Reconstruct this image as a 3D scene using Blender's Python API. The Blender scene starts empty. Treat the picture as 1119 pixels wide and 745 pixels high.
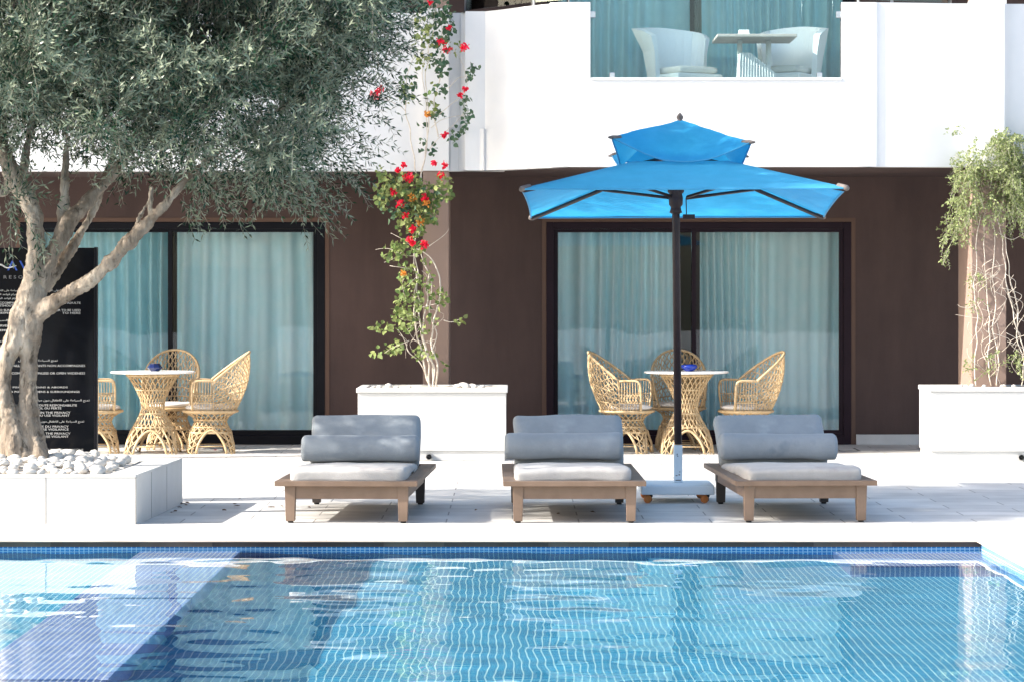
import bpy, bmesh, math, random
import numpy as np
from mathutils import Vector, Matrix, noise as mnoise
R = math.radians
random.seed(7); rng = np.random.default_rng(7)
C = bpy.context.scene.collection
F = 3200.0; EYE = 1.55
def X(u, d): return (u-560.0)*d/F
def Z(v, d): return EYE-(v-320.0)*d/F
def at(u, v, d): return Vector((X(u, d), d, Z(v, d)))

# ------------------------------------------------------------------ materials
def new_mat(name):
    m = bpy.data.materials.new(name); m.use_nodes = True
    nt = m.node_tree; b = nt.nodes['Principled BSDF']
    return m, nt, b
def node(nt, t, **kw):
    n = nt.nodes.new(t)
    for k, v in kw.items():
        if k in n.inputs.keys(): n.inputs[k].default_value = v
        else: setattr(n, k, v)
    return n
def rgb(c): return (c[0], c[1], c[2], 1.0)
def coords(nt, scale=(1, 1, 1), loc=(0, 0, 0), out='Object'):
    tc = nt.nodes.new('ShaderNodeTexCoord'); mp = nt.nodes.new('ShaderNodeMapping')
    mp.inputs['Scale'].default_value = scale; mp.inputs['Location'].default_value = loc
    nt.links.new(tc.outputs[out], mp.inputs['Vector']); return mp.outputs['Vector']
def ramp(nt, fac, stops):
    r = nt.nodes.new('ShaderNodeValToRGB')
    while len(r.color_ramp.elements) < len(stops): r.color_ramp.elements.new(0.5)
    for e, (p, c) in zip(r.color_ramp.elements, stops): e.position = p; e.color = rgb(c)
    nt.links.new(fac, r.inputs['Fac']); return r.outputs['Color']
def mixc(nt, fac, a, b, mode='MIX'):
    m = nt.nodes.new('ShaderNodeMix'); m.data_type = 'RGBA'; m.blend_type = mode
    for s, v in ((m.inputs[0], fac), (m.inputs[6], a), (m.inputs[7], b)):
        if hasattr(v, 'links'): nt.links.new(v, s)
        else: s.default_value = v if not isinstance(v, tuple) else (rgb(v) if len(v) == 3 else v)
    return m.outputs[2]
def bump(nt, b, h, strength=.3, dist=.01):
    n = node(nt, 'ShaderNodeBump', Strength=strength, Distance=dist)
    nt.links.new(h, n.inputs['Height']); nt.links.new(n.outputs['Normal'], b.inputs['Normal'])
def noisy(name, c1, c2, scale=6, rough=.6, detail=6, bstr=.15, bdist=.004, stretch=(1, 1, 1), fine=None, spec=.4, metal=0):
    m, nt, b = new_mat(name)
    v = coords(nt, stretch)
    n = node(nt, 'ShaderNodeTexNoise', Scale=scale, Detail=detail, Roughness=.6); nt.links.new(v, n.inputs['Vector'])
    col = ramp(nt, n.outputs['Fac'], [(.3, c1), (.7, c2)])
    nt.links.new(col, b.inputs['Base Color'])
    b.inputs['Roughness'].default_value = rough; b.inputs['Specular IOR Level'].default_value = spec
    b.inputs['Metallic'].default_value = metal
    if bstr:
        f = node(nt, 'ShaderNodeTexNoise', Scale=fine or scale*6, Detail=3); nt.links.new(v, f.inputs['Vector'])
        bump(nt, b, f.outputs['Fac'], bstr, bdist)
    return m
def tile_mat(name, cols, grout, size, mortar, axes='xy', rough=.25, fine=.5, offset=0.0, wh=(1, 1), varscale=None, bd=.002):
    """square / rectangular tiles in object space; axes picks the plane"""
    m, nt, b = new_mat(name)
    tc = nt.nodes.new('ShaderNodeTexCoord'); sp = nt.nodes.new('ShaderNodeSeparateXYZ'); cb = nt.nodes.new('ShaderNodeCombineXYZ')
    nt.links.new(tc.outputs['Object'], sp.inputs[0])
    for i, a in enumerate(axes): nt.links.new(sp.outputs[a.upper()], cb.inputs[i])
    br = node(nt, 'ShaderNodeTexBrick', Scale=1.0, Bias=0.0)
    br.offset = offset; br.squash = 1.0
    br.inputs['Mortar Size'].default_value = mortar; br.inputs['Mortar Smooth'].default_value = .1
    br.inputs['Brick Width'].default_value = size*wh[0]; br.inputs['Row Height'].default_value = size*wh[1]
    br.inputs['Color1'].default_value = rgb(cols[0]); br.inputs['Color2'].default_value = rgb(cols[1]); br.inputs['Mortar'].default_value = rgb(grout)
    nt.links.new(cb.outputs[0], br.inputs['Vector'])
    n = node(nt, 'ShaderNodeTexNoise', Scale=varscale or .9, Detail=5); nt.links.new(tc.outputs['Object'], n.inputs['Vector'])
    f = ramp(nt, n.outputs['Fac'], [(.3, (1-fine*.3,)*3), (.7, (1+fine*.2,)*3)])
    c = mixc(nt, 1.0, br.outputs['Color'], f, 'MULTIPLY')
    nt.links.new(c, b.inputs['Base Color']); b.inputs['Roughness'].default_value = rough
    inv = node(nt, 'ShaderNodeMath', operation='SUBTRACT'); inv.inputs[0].default_value = 1; nt.links.new(br.outputs['Fac'], inv.inputs[1])
    bump(nt, b, inv.outputs[0], .4, bd)
    return m
def leaf_mat(name, top, top2, under, trans=.25, rough=.5, spec=.2):
    m, nt, b = new_mat(name); b.inputs['Specular IOR Level'].default_value = spec
    g = nt.nodes.new('ShaderNodeNewGeometry')
    c = mixc(nt, g.outputs['Random Per Island'], top, top2)
    c = mixc(nt, g.outputs['Backfacing'], c, under)
    nt.links.new(c, b.inputs['Base Color']); b.inputs['Roughness'].default_value = rough
    t = nt.nodes.new('ShaderNodeBsdfTranslucent'); nt.links.new(c, t.inputs['Color'])
    mx = nt.nodes.new('ShaderNodeMixShader'); mx.inputs[0].default_value = trans
    nt.links.new(b.outputs[0], mx.inputs[1]); nt.links.new(t.outputs[0], mx.inputs[2])
    nt.links.new(mx.outputs[0], nt.nodes['Material Output'].inputs['Surface'])
    return m
def fabric_mat(name, c1, c2, trans=0.0, weave=700, rough=.85, stain=None):
    m, nt, b = new_mat(name)
    v = coords(nt)
    n = node(nt, 'ShaderNodeTexNoise', Scale=5, Detail=6, Roughness=.65); nt.links.new(v, n.inputs['Vector'])
    c = ramp(nt, n.outputs['Fac'], [(.35, c1), (.68, c2)])
    if stain:
        n2 = node(nt, 'ShaderNodeTexNoise', Scale=stain[1], Detail=4, Roughness=.6); nt.links.new(v, n2.inputs['Vector'])
        f = ramp(nt, n2.outputs['Fac'], [(.58, (0, 0, 0)), (.72, (stain[2],)*3)])
        c = mixc(nt, f, c, stain[0])
    nt.links.new(c, b.inputs['Base Color']); b.inputs['Roughness'].default_value = rough
    b.inputs['Specular IOR Level'].default_value = .2
    b.inputs['Sheen Weight'].default_value = .15
    w = node(nt, 'ShaderNodeTexNoise', Scale=weave/6, Detail=2); nt.links.new(v, w.inputs['Vector'])
    w2 = node(nt, 'ShaderNodeTexNoise', Scale=7, Detail=3); nt.links.new(v, w2.inputs['Vector'])
    ad = node(nt, 'ShaderNodeMath', operation='ADD'); nt.links.new(w.outputs['Fac'], ad.inputs[0])
    ml = node(nt, 'ShaderNodeMath', operation='MULTIPLY'); nt.links.new(w2.outputs['Fac'], ml.inputs[0]); ml.inputs[1].default_value = 5
    nt.links.new(ml.outputs[0], ad.inputs[1])
    bump(nt, b, ad.outputs[0], .35, .004)
    if trans:
        t = nt.nodes.new('ShaderNodeBsdfTranslucent'); nt.links.new(c, t.inputs['Color'])
        mx = nt.nodes.new('ShaderNodeMixShader'); mx.inputs[0].default_value = trans
        nt.links.new(b.outputs[0], mx.inputs[1]); nt.links.new(t.outputs[0], mx.inputs[2])
        nt.links.new(mx.outputs[0], nt.nodes['Material Output'].inputs['Surface'])
    return m
def pane_mat(name, tint, boost=1.0):
    """thin window glass: clear with a tint, Fresnel reflection, slight waviness"""
    m, nt, b = new_mat(name); nt.nodes.remove(b)
    tr = nt.nodes.new('ShaderNodeBsdfTransparent'); tr.inputs[0].default_value = rgb(tint)
    gl = nt.nodes.new('ShaderNodeBsdfGlossy'); gl.inputs['Roughness'].default_value = .0
    fr = nt.nodes.new('ShaderNodeFresnel'); fr.inputs['IOR'].default_value = 1.52
    ml = node(nt, 'ShaderNodeMath', operation='MULTIPLY'); ml.inputs[1].default_value = boost
    nt.links.new(fr.outputs[0], ml.inputs[0])
    v = coords(nt); n = node(nt, 'ShaderNodeTexNoise', Scale=1.6, Detail=1); nt.links.new(v, n.inputs['Vector'])
    bp = node(nt, 'ShaderNodeBump', Strength=.05, Distance=.02); nt.links.new(n.outputs['Fac'], bp.inputs['Height'])
    nt.links.new(bp.outputs[0], gl.inputs['Normal'])
    mx = nt.nodes.new('ShaderNodeMixShader'); nt.links.new(ml.outputs[0], mx.inputs[0])
    nt.links.new(tr.outputs[0], mx.inputs[1]); nt.links.new(gl.outputs[0], mx.inputs[2])
    nt.links.new(mx.outputs[0], nt.nodes['Material Output'].inputs['Surface'])
    return m

M = {}
M['deck'] = tile_mat('deck_stone', ((.68, .665, .635), (.58, .57, .55)), (.26, .25, .24), .6, .005, 'xy', .55, .6, .5, (1.5, .55), 2.6)
M['coping'] = tile_mat('coping_stone', ((.74, .705, .655), (.70, .67, .62)), (.40, .37, .33), 1.3, .003, 'xy', .5, .35, .0, (.9, 5), 2.5)
M['coping_edge'] = noisy('coping_edge_stone', (.58, .46, .36), (.70, .60, .50), 3, .6)
M['slot'] = noisy('slot_painted_shade', (.05, .04, .035), (.09, .07, .06), 4, .8)
M['slot_stone'] = noisy('slot_stone_block', (.085, .068, .055), (.13, .105, .085), 5, .8)
M['render_white'] = noisy('white_render', (.64, .65, .66), (.71, .715, .72), 1.3, .75, 8, .2, .002, fine=60)
M['render_brown'] = noisy('brown_render', (.062, .040, .037), (.084, .055, .050), .9, .85, 10, .35, .003, fine=45)
nt = M['render_brown'].node_tree; b = nt.nodes['Principled BSDF']; v = coords(nt, (1.6, 1.6, .28)); n_ = node(nt, 'ShaderNodeTexNoise', Scale=1.7, Detail=7, Roughness=.62); nt.links.new(v, n_.inputs['Vector'])
k_ = ramp(nt, n_.outputs['Fac'], [(.35, (.80, .80, .80)), (.62, (1.12, 1.10, 1.08))]); src = b.inputs['Base Color'].links[0].from_socket; nt.links.new(mixc(nt, .8, src, k_, 'MULTIPLY'), b.inputs['Base Color'])
M['render_tan'] = noisy('tan_render', (.24, .17, .14), (.28, .20, .165), 1.2, .8, 8, .2, .002, fine=70)
M['surround'] = noisy('brown_surround', (.10, .058, .042), (.12, .07, .05), 1.2, .7)
M['skirting'] = noisy('grey_skirting_stone', (.48, .48, .48), (.58, .58, .57), 3, .6)
M['frame'] = noisy('dark_aluminium', (.003, .0035, .006), (.006, .006, .010), 3, .45, 3, 0, spec=.15)
M['frame_plum'] = noisy('plum_aluminium', (.014, .006, .011), (.020, .009, .016), 3, .45, 3, 0, spec=.15)
M['pane'] = pane_mat('window_glass', (.95, .995, 1.0), .7)
M['rail_glass'] = pane_mat('balustrade_glass', (.88, .985, .99), 1.0)
M['steel'] = noisy('brushed_steel', (.55, .56, .58), (.68, .69, .70), 20, .3, 3, 0, metal=1)
M['curtain'] = fabric_mat('pale_teal_sheer', (.74, .935, .955), (.85, .96, .97), .05)
M['curtain_teal'] = fabric_mat('teal_sheer', (.48, .78, .84), (.60, .86, .90), .08)
M['room'] = noisy('room_wall', (.30, .36, .37), (.36, .42, .43), 1, .9, 2, 0)
M['planter'] = noisy('white_planter_slab', (.50, .50, .485), (.58, .575, .56), 2.2, .6, 8, .12, .002)
M['seam'] = noisy('dark_seam', (.10, .095, .09), (.2, .19, .18), 8, .9, 3, 0)
M['pebble'] = noisy('white_pebble_stone', (.47, .435, .39), (.66, .63, .585), 14, .7, 5, .3, .004)
def bark_mat():
    m, nt, b = new_mat('olive_bark'); v = coords(nt, (1, 1, .32)); v2 = coords(nt, (1, 1, .5), (3, 1, 2))
    n = node(nt, 'ShaderNodeTexNoise', Scale=7, Detail=10, Roughness=.7); nt.links.new(v, n.inputs['Vector'])
    c = ramp(nt, n.outputs['Fac'], [(.34, (.20, .16, .125)), (.52, (.42, .355, .285)), (.68, (.56, .49, .41))])
    w_ = node(nt, 'ShaderNodeTexNoise', Scale=16, Detail=8, Roughness=.7, Distortion=1.2); nt.links.new(v, w_.inputs['Vector'])
    k = ramp(nt, w_.outputs['Fac'], [(.36, (.10, .09, .08)), (.46, (1, 1, 1))]); c = mixc(nt, .75, c, k, 'MULTIPLY')
    w3 = node(nt, 'ShaderNodeTexNoise', Scale=3, Detail=5, Roughness=.6); nt.links.new(v2, w3.inputs['Vector'])
    k3 = ramp(nt, w3.outputs['Fac'], [(.38, (.45, .42, .40)), (.58, (1, 1, 1))]); c = mixc(nt, .8, c, k3, 'MULTIPLY')
    nt.links.new(c, b.inputs['Base Color']); b.inputs['Roughness'].default_value = .9; b.inputs['Specular IOR Level'].default_value = .15
    ad = node(nt, 'ShaderNodeMath', operation='ADD'); nt.links.new(w_.outputs['Fac'], ad.inputs[0]); nt.links.new(n.outputs['Fac'], ad.inputs[1])
    bump(nt, b, ad.outputs[0], .9, .03); return m
M['bark'] = bark_mat()
M['twig'] = noisy('olive_twig', (.22, .2, .15), (.34, .3, .24), 9, .8, 3, 0)
M['olive'] = leaf_mat('olive_leaf', (.003, .034, .019), (.017, .058, .025), (.175, .21, .145), .14, .38, .32)
M['boug'] = leaf_mat('bougainvillea_lit_tone_leaf', (.10, .17, .05), (.28, .32, .12), (.2, .25, .1), .3)  # paler copy of the leaf, sunlight put into the colour
M['boug_shade'] = leaf_mat('bougainvillea_shade_tone_leaf', (.03, .085, .05), (.08, .13, .07), (.09, .15, .09), .2)  # darker copy of the same leaf, shade put into the colour
M['bract'] = leaf_mat('red_bract', (.72, .012, .03), (.85, .03, .10), (.7, .02, .06), .35)
M['bract_orange'] = leaf_mat('orange_bract', (.75, .30, .05), (.80, .45, .14), (.7, .3, .06), .35)
M['vine_stem'] = noisy('pale_vine_stem', (.48, .42, .35), (.68, .62, .54), 30, .8, 4, .3, .003)
M['jasmine'] = leaf_mat('creeper_leaf', (.15, .21, .07), (.38, .43, .20), (.25, .30, .13), .3)
M['sign'] = noisy('black_sign_panel', (.004, .005, .007), (.007, .008, .011), 2, .1, 2, 0, spec=.12)
M['sign_white'] = noisy('white_lettering', (.42, .42, .42), (.48, .48, .48), 2, .6, 2, 0)
M['sign_blue'] = noisy('blue_lettering', (.02, .07, .38), (.03, .09, .45), 2, .5, 2, 0)
M['sign_grey'] = noisy('grey_lettering', (.14, .14, .15), (.18, .18, .19), 2, .5, 2, 0)
M['wicker'] = noisy('pale_rattan_cane', (.45, .305, .155), (.64, .485, .29), 22, .5, 4, .2, .002)
M['wicker_white'] = noisy('bleached_rattan', (.58, .48, .35), (.74, .66, .54), 22, .55, 4, .2, .002)
M['seat_cushion'] = fabric_mat('cream_seat_fabric', (.70, .67, .63), (.78, .75, .71))
M['table_top'] = noisy('white_table_stone', (.80, .80, .80), (.85, .85, .84), 4, .25, 4, 0)
M['ashtray'] = noisy('blue_glazed_ceramic', (.008, .03, .28), (.012, .045, .38), 5, .12, 2, 0, spec=.6)
M['ashtray_dark'] = noisy('navy_glazed_ceramic', (.006, .012, .06), (.01, .02, .09), 5, .15, 2, 0, spec=.6)
M['lounger'] = noisy('taupe_painted_wood', (.135, .090, .062), (.185, .126, .090), 6, .5, 7, .15, .002, (1, 1, 1))
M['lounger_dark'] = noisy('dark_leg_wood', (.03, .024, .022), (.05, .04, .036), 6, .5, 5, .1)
M['glide'] = noisy('black_rubber', (.01, .01, .012), (.02, .02, .022), 9, .7, 2, 0)
M['slate'] = fabric_mat('slate_blue_canvas', (.235, .262, .288), (.285, .312, .338), 0, 700, .9, ((.40, .43, .46), 4.5, .35))
M['slate_worn'] = fabric_mat('slate_blue_canvas_damp', (.235, .262, .288), (.285, .312, .338), 0, 700, .9, ((.09, .13, .175), 2.6, .75))
M['cream'] = fabric_mat('off_white_canvas', (.37, .36, .35), (.44, .425, .41), 0, 700, .9, ((.30, .26, .255), 4, .55))
M['blue'] = fabric_mat('azure_canvas', (.030, .385, .68), (.045, .44, .75), .50, 900, .7)
M['blue_lining'] = fabric_mat('azure_canvas_hem', (.07, .40, .66), (.10, .45, .70), .3, 900, .7)
M['pole'] = noisy('dark_brown_pole', (.026, .018, .020), (.040, .028, .030), 6, .45, 4, 0, spec=.2)
M['tip'] = noisy('weathered_leather_tip', (.11, .09, .08), (.2, .165, .145), 18, .7, 4, .2)
M['base_white'] = noisy('chipped_pale_paint', (.60, .70, .77), (.66, .75, .81), 7, .5, 6, .1)
M['chip'] = noisy('paint_chip', (.06, .05, .05), (.12, .1, .09), 30, .8, 2, 0)
M['caster_rim'] = noisy('orange_caster_wheel', (.50, .16, .04), (.60, .22, .06), 9, .5, 2, 0)
M['white_wicker'] = noisy('white_woven_resin', (.78, .79, .80), (.86, .86, .86), 60, .6, 3, .5, .004, (1, 1, 3))
M['balcony_top'] = noisy('grey_table_board', (.42, .36, .33), (.52, .46, .43), 8, .6, 4, 0)
M['dry_leaf'] = leaf_mat('dry_leaf', (.09, .05, .03), (.16, .09, .05), (.12, .07, .04), .1)
M['petal'] = leaf_mat('fallen_petal', (.5, .01, .04), (.6, .02, .08), (.5, .01, .05), .2)
M['tile_floor'] = tile_mat('pool_floor_mosaic', ((.001, .275, .53), (.005, .36, .63)), (.58, .88, .94), .038, .0033, 'xy', .3, .4, 0)
M['tile_riser'] = tile_mat('riser_mosaic', ((.04, .22, .55), (.07, .29, .63)), (.6, .75, .88), .030, .0030, 'xz', .25, .3, 0)
M['tile_band'] = tile_mat('waterline_mosaic', ((.003, .12, .38), (.006, .17, .46)), (.26, .50, .66), .030, .0026, 'xz', .2, .3, 0)
M['tile_side'] = tile_mat('side_wall_mosaic', ((.06, .22, .50), (.09, .28, .56)), (.62, .74, .80), .030, .0030, 'yz', .2, .3, 0)
M['tile_bench'] = tile_mat('bench_mosaic', ((.085, .20, .66), (.16, .32, .76)), (.85, .88, .92), .030, .0042, 'xy', .3, .5, 0)
M['tile_dark'] = tile_mat('nosing_mosaic', ((.008, .05, .26), (.014, .08, .34)), (.5, .6, .75), .030, .003, 'xy', .25, .3, 0)

# ------------------------------------------------------------------ mesh helpers
class MB:
    def __init__(s): s.v = []; s.f = []; s.m = []; s.mi = 0
    def add(s, vs, fs, mi=None):
        o = len(s.v); s.v.extend([tuple(p) for p in vs])
        s.f.extend([tuple(i+o for i in f) for f in fs]); s.m.extend([s.mi if mi is None else mi]*len(fs)); return s
    def box(s, x0, x1, y0, y1, z0, z1, mi=None):
        return s.add([(x0, y0, z0), (x1, y0, z0), (x1, y1, z0), (x0, y1, z0), (x0, y0, z1), (x1, y0, z1), (x1, y1, z1), (x0, y1, z1)],
              [(0, 3, 2, 1), (4, 5, 6, 7), (0, 1, 5, 4), (1, 2, 6, 5), (2, 3, 7, 6), (3, 0, 4, 7)], mi)
    def tube(s, pts, r, n=6, cap=True, closed=False, mi=None):
        pts = [Vector(p) for p in pts]; k = len(pts)
        rs = r if isinstance(r, (list, tuple)) else [r]*k
        up = None; vs = []
        for i, p in enumerate(pts):
            if closed: t = pts[(i+1) % k]-pts[i-1]
            else: t = pts[min(i+1, k-1)]-pts[max(i-1, 0)]
            if t.length < 1e-9: t = Vector((0, 0, 1))
            t.normalize()
            if up is None:
                up = t.orthogonal().normalized()
            up = up-t*up.dot(t)
            up = up.normalized() if up.length > 1e-6 else t.orthogonal().normalized()
            w = t.cross(up)
            for j in range(n):
                a = 2*math.pi*j/n; vs.append(p+(up*math.cos(a)+w*math.sin(a))*rs[i])
        fs = []
        for i in range(k if closed else k-1):
            i2 = (i+1) % k
            for j in range(n):
                j2 = (j+1) % n; fs.append((i*n+j, i*n+j2, i2*n+j2, i2*n+j))
        if cap and not closed: fs += [tuple(range(n-1, -1, -1)), tuple((k-1)*n+j for j in range(n))]
        return s.add(vs, fs, mi)
    def lathe(s, prof, n=20, c=(0, 0, 0), mi=None):
        vs = []; fs = []
        for r, z in prof:
            for j in range(n):
                a = 2*math.pi*j/n; vs.append((c[0]+r*math.cos(a), c[1]+r*math.sin(a), c[2]+z))
        for i in range(len(prof)-1):
            for j in range(n):
                j2 = (j+1) % n; fs.append((i*n+j, i*n+j2, (i+1)*n+j2, (i+1)*n+j))
        fs += [tuple(range(n-1, -1, -1)), tuple((len(prof)-1)*n+j for j in range(n))]
        return s.add(vs, fs, mi)
    def prism(s, poly, z0, z1, mi=None):
        n = len(poly)
        return s.add([(x, y, z0) for x, y in poly]+[(x, y, z1) for x, y in poly],
                     [tuple(range(n-1, -1, -1)), tuple(range(n, 2*n))]+[(i, (i+1) % n, n+(i+1) % n, n+i) for i in range(n)], mi)
    def xform(s, mat):
        s.v = [tuple(mat @ Vector(p)) for p in s.v]; return s
    def build(s, name, mats, parent=None, smooth=False, bevel=0, loc=None):
        me = bpy.data.meshes.new(name); me.from_pydata(s.v, [], s.f)
        if not isinstance(mats, (list, tuple)): mats = [mats]
        for m in mats: me.materials.append(m)
        if any(s.m): me.polygons.foreach_set('material_index', s.m)
        if bevel:
            bm = bmesh.new(); bm.from_mesh(me)
            bmesh.ops.bevel(bm, geom=[e for e in bm.edges if e.calc_face_angle(0) > .6], offset=bevel, segments=2, affect='EDGES', profile=.6)
            bm.to_mesh(me); bm.free()
        if smooth: me.polygons.foreach_set('use_smooth', [True]*len(me.polygons))
        me.update()
        o = bpy.data.objects.new(name, me); C.objects.link(o)
        if parent is not None: o.parent = parent
        if loc is not None: o.location = loc
        return o
def mesh_np(name, verts, faces_idx, nper, mats, parent=None, matidx=None):
    """big meshes: verts (n,3), faces (k,nper)"""
    me = bpy.data.meshes.new(name); nv = len(verts); nf = len(faces_idx)
    me.vertices.add(nv); me.vertices.foreach_set('co', np.asarray(verts, dtype=np.float32).ravel())
    me.loops.add(nf*nper); me.loops.foreach_set('vertex_index', np.asarray(faces_idx, dtype=np.int32).ravel())
    me.polygons.add(nf); me.polygons.foreach_set('loop_start', np.arange(0, nf*nper, nper, dtype=np.int32))
    for m in mats: me.materials.append(m)
    if matidx is not None: me.polygons.foreach_set('material_index', np.asarray(matidx, dtype=np.int32))
    me.update(calc_edges=True); me.validate()
    o = bpy.data.objects.new(name, me); C.objects.link(o)
    if parent is not None: o.parent = parent
    return o
def soft_box(w, d, h, r, n=10, puff=0.0, seed=0, amp=0.004):
    """cushion: rounded box with slightly puffed faces and soft irregularity; base centred at z=0"""
    bm = bmesh.new(); bmesh.ops.create_cube(bm, size=2.0)
    bmesh.ops.subdivide_edges(bm, edges=bm.edges[:], cuts=n, use_grid_fill=True)
    hx, hy, hz = w/2, d/2, h/2; off = Vector((seed*3.1, seed*1.7, seed*.9))
    for v in bm.verts:
        q = Vector((math.copysign(abs(v.co.x)**.6, v.co.x), math.copysign(abs(v.co.y)**.6, v.co.y), math.copysign(abs(v.co.z)**.75, v.co.z)))
        s = v.co.copy()
        p = Vector((q.x*hx, q.y*hy, q.z*hz))
        inn = Vector((max(-hx+r, min(hx-r, p.x)), max(-hy+r, min(hy-r, p.y)), max(-hz+r, min(hz-r, p.z))))
        dd = p-inn
        if dd.length > 1e-6: p = inn+dd.normalized()*r
        k = (1-q.x**2)*(1-q.y**2)
        p.z += puff*k*(1 if q.z > 0 else 0)*abs(q.z)
        p += Vector((mnoise.noise(p*5+off), mnoise.noise(p*5+off+Vector((9, 0, 0))), mnoise.noise(p*5+off+Vector((0, 9, 0)))))*amp
        p.z += hz; v.co = p
    mb = MB(); bm.verts.ensure_lookup_table(); bm.verts.index_update()
    mb.add([tuple(v.co) for v in bm.verts], [tuple(v.index for v in f.verts) for f in bm.faces]); bm.free(); return mb
def empty(name, loc=(0, 0, 0), rz=0):
    o = bpy.data.objects.new(name, None); C.objects.link(o); o.location = loc; o.rotation_euler = (0, 0, rz); o.empty_display_size = .1
    return o
def tag(o, label, cat, group=None, kind=None):
    if label: o['label'] = label
    if cat: o['category'] = cat
    if group: o['group'] = group
    if kind: o['kind'] = kind
    return o
def struct(o): o['kind'] = 'structure'; return o
def copy_tree(o, parent=None):
    c = o.copy(); C.objects.link(c)
    if parent is not None: c.parent = parent
    for ch in list(o.children): copy_tree(ch, c)
    return c
def interp(pts, k=6):
    """Catmull-Rom through points"""
    P = [Vector(p) for p in pts]; out = []
    for i in range(len(P)-1):
        p0, p1, p2, p3 = P[max(i-1, 0)], P[i], P[i+1], P[min(i+2, len(P)-1)]
        for j in range(k):
            t = j/k
            out.append(.5*((2*p1)+(p2-p0)*t+(2*p0-5*p1+4*p2-p3)*t*t+(3*p1-p0-3*p2+p3)*t**3))
    out.append(P[-1]); return out

# ------------------------------------------------------------------ ground, pool
PX1, PY1, PX0, PY0 = 2.92, 18.40, -9.0, 2.5          # pool edges
WL = -.068
deck = MB()
ZD = 0.0
def sheet(mb, x0, x1, y0, y1, z): mb.add([(x0, y0, z), (x1, y0, z), (x1, y1, z), (x0, y1, z)], [(0, 1, 2, 3)])
sheet(deck, -60, 60, PY1+.1, 60, ZD); sheet(deck, -60, 60, -60, PY0-.1, ZD)
sheet(deck, PX1+.1, 60, PY0-.1, PY1+.1, ZD); sheet(deck, -60, PX0-.1, PY0-.1, PY1+.1, ZD)
struct(deck.build('pool_deck', M['deck']))
cop = MB()
CT = .006
for (x0, x1, y0, y1) in ((PX0-1.2, PX1+1.25, PY1, PY1+1.26), (PX1, PX1+1.25, PY0, PY1-.0015), (PX0-1.2, PX0, PY0, PY1-.0015), (PX0-1.2, PX1+1.25, PY0-1.26, PY0-.0015)):
    cop.box(x0, x1, y0, y1, -.012, CT)
struct(cop.build('pool_coping', [M['coping']], bevel=.004))
edge = MB()      # worn warm edge of the coping stones, 3 mm proud
edge.box(PX0, PX1-.004, PY1-.004, PY1-.001, -.011, -.002)
edge.box(PX1-.004, PX1-.001, PY0+.01, PY1-.004, -.011, -.002)
struct(edge.build('coping_edge', M['coping_edge']))
wall = MB()
wall.box(PX0, PX1+.3, PY1+.05, PY1+.3, -1.9, -.047, 0)
struct(wall.build('pool_wall', M['tile_band']))
wr = MB(); wr.box(PX1+.03, PX1+.3, PY0, PY1+.048, -1.9, -.0135); struct(wr.build('pool_wall', M['tile_side']))
wl_ = MB(); wl_.box(PX0-.3, PX0-.03, PY0, PY1+.048, -1.9, -.0335); struct(wl_.build('pool_wall', M['tile_side']))
wn = MB(); wn.box(PX0, PX1, PY0-.3, PY0-.03, -1.9, -.0335); struct(wn.build('pool_wall', M['tile_band']))
slot = MB(); slot.box(PX0, PX1+.02, PY1+.040, PY1+.0495, -.0465, -.0125)  # dark strip: the shade under the coping is put into its colour
x = PX0
blocks = MB()
while x < PX1-.6:
    w = random.uniform(.35, .6); blocks.box(x, x+w, PY1+.034, PY1+.0398, -.046, -.0128); x += w+random.uniform(.5, 1.2)
struct(slot.build('overflow_slot', M['slot'])); struct(blocks.build('slot_stone', M['slot_stone']))
fl = MB(); sheet(fl, PX0-.2, PX1+.2, PY0-.2, PY1+.2, -.72); floor_o = struct(fl.build('pool_floor', M['tile_floor']))
# submerged dividing bench with darker nosing rows, and the ledge along the far right wall
BX0, BX1 = -2.34, -1.715
ben = MB(); ben.box(BX0, BX1, PY0, 12.35, -.715, -.19); ben.box(BX0, BX1, 12.4, 15.62, -.715, -.17); ben.box(BX0, BX1, 15.665, PY1+.048, -.715, -.14)
struct(ben.build('pool_bench', M['tile_bench']))
nos = MB(); nos.box(BX0, BX1, 12.352, 12.398, -.22, -.18); nos.box(BX0, BX1, 15.622, 15.663, -.182, -.142)
struct(nos.build('bench_nosing', M['tile_dark']))
led = MB(); led.box(2.02, PX1+.028, 17.50, PY1+.048, -.715, -.17); struct(led.build('pool_ledge', M['tile_bench']))
lnos = MB(); lnos.box(2.02, PX1+.028, 17.452, 17.498, -.205, -.165)
lr = MB(); lr.box(2.02, PX1+.028, 17.456, 17.4985, -.715, -.2055); struct(lr.build('pool_ledge', M['tile_riser']))
struct(lnos.build('ledge_nosing', M['tile_dark']))

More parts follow.
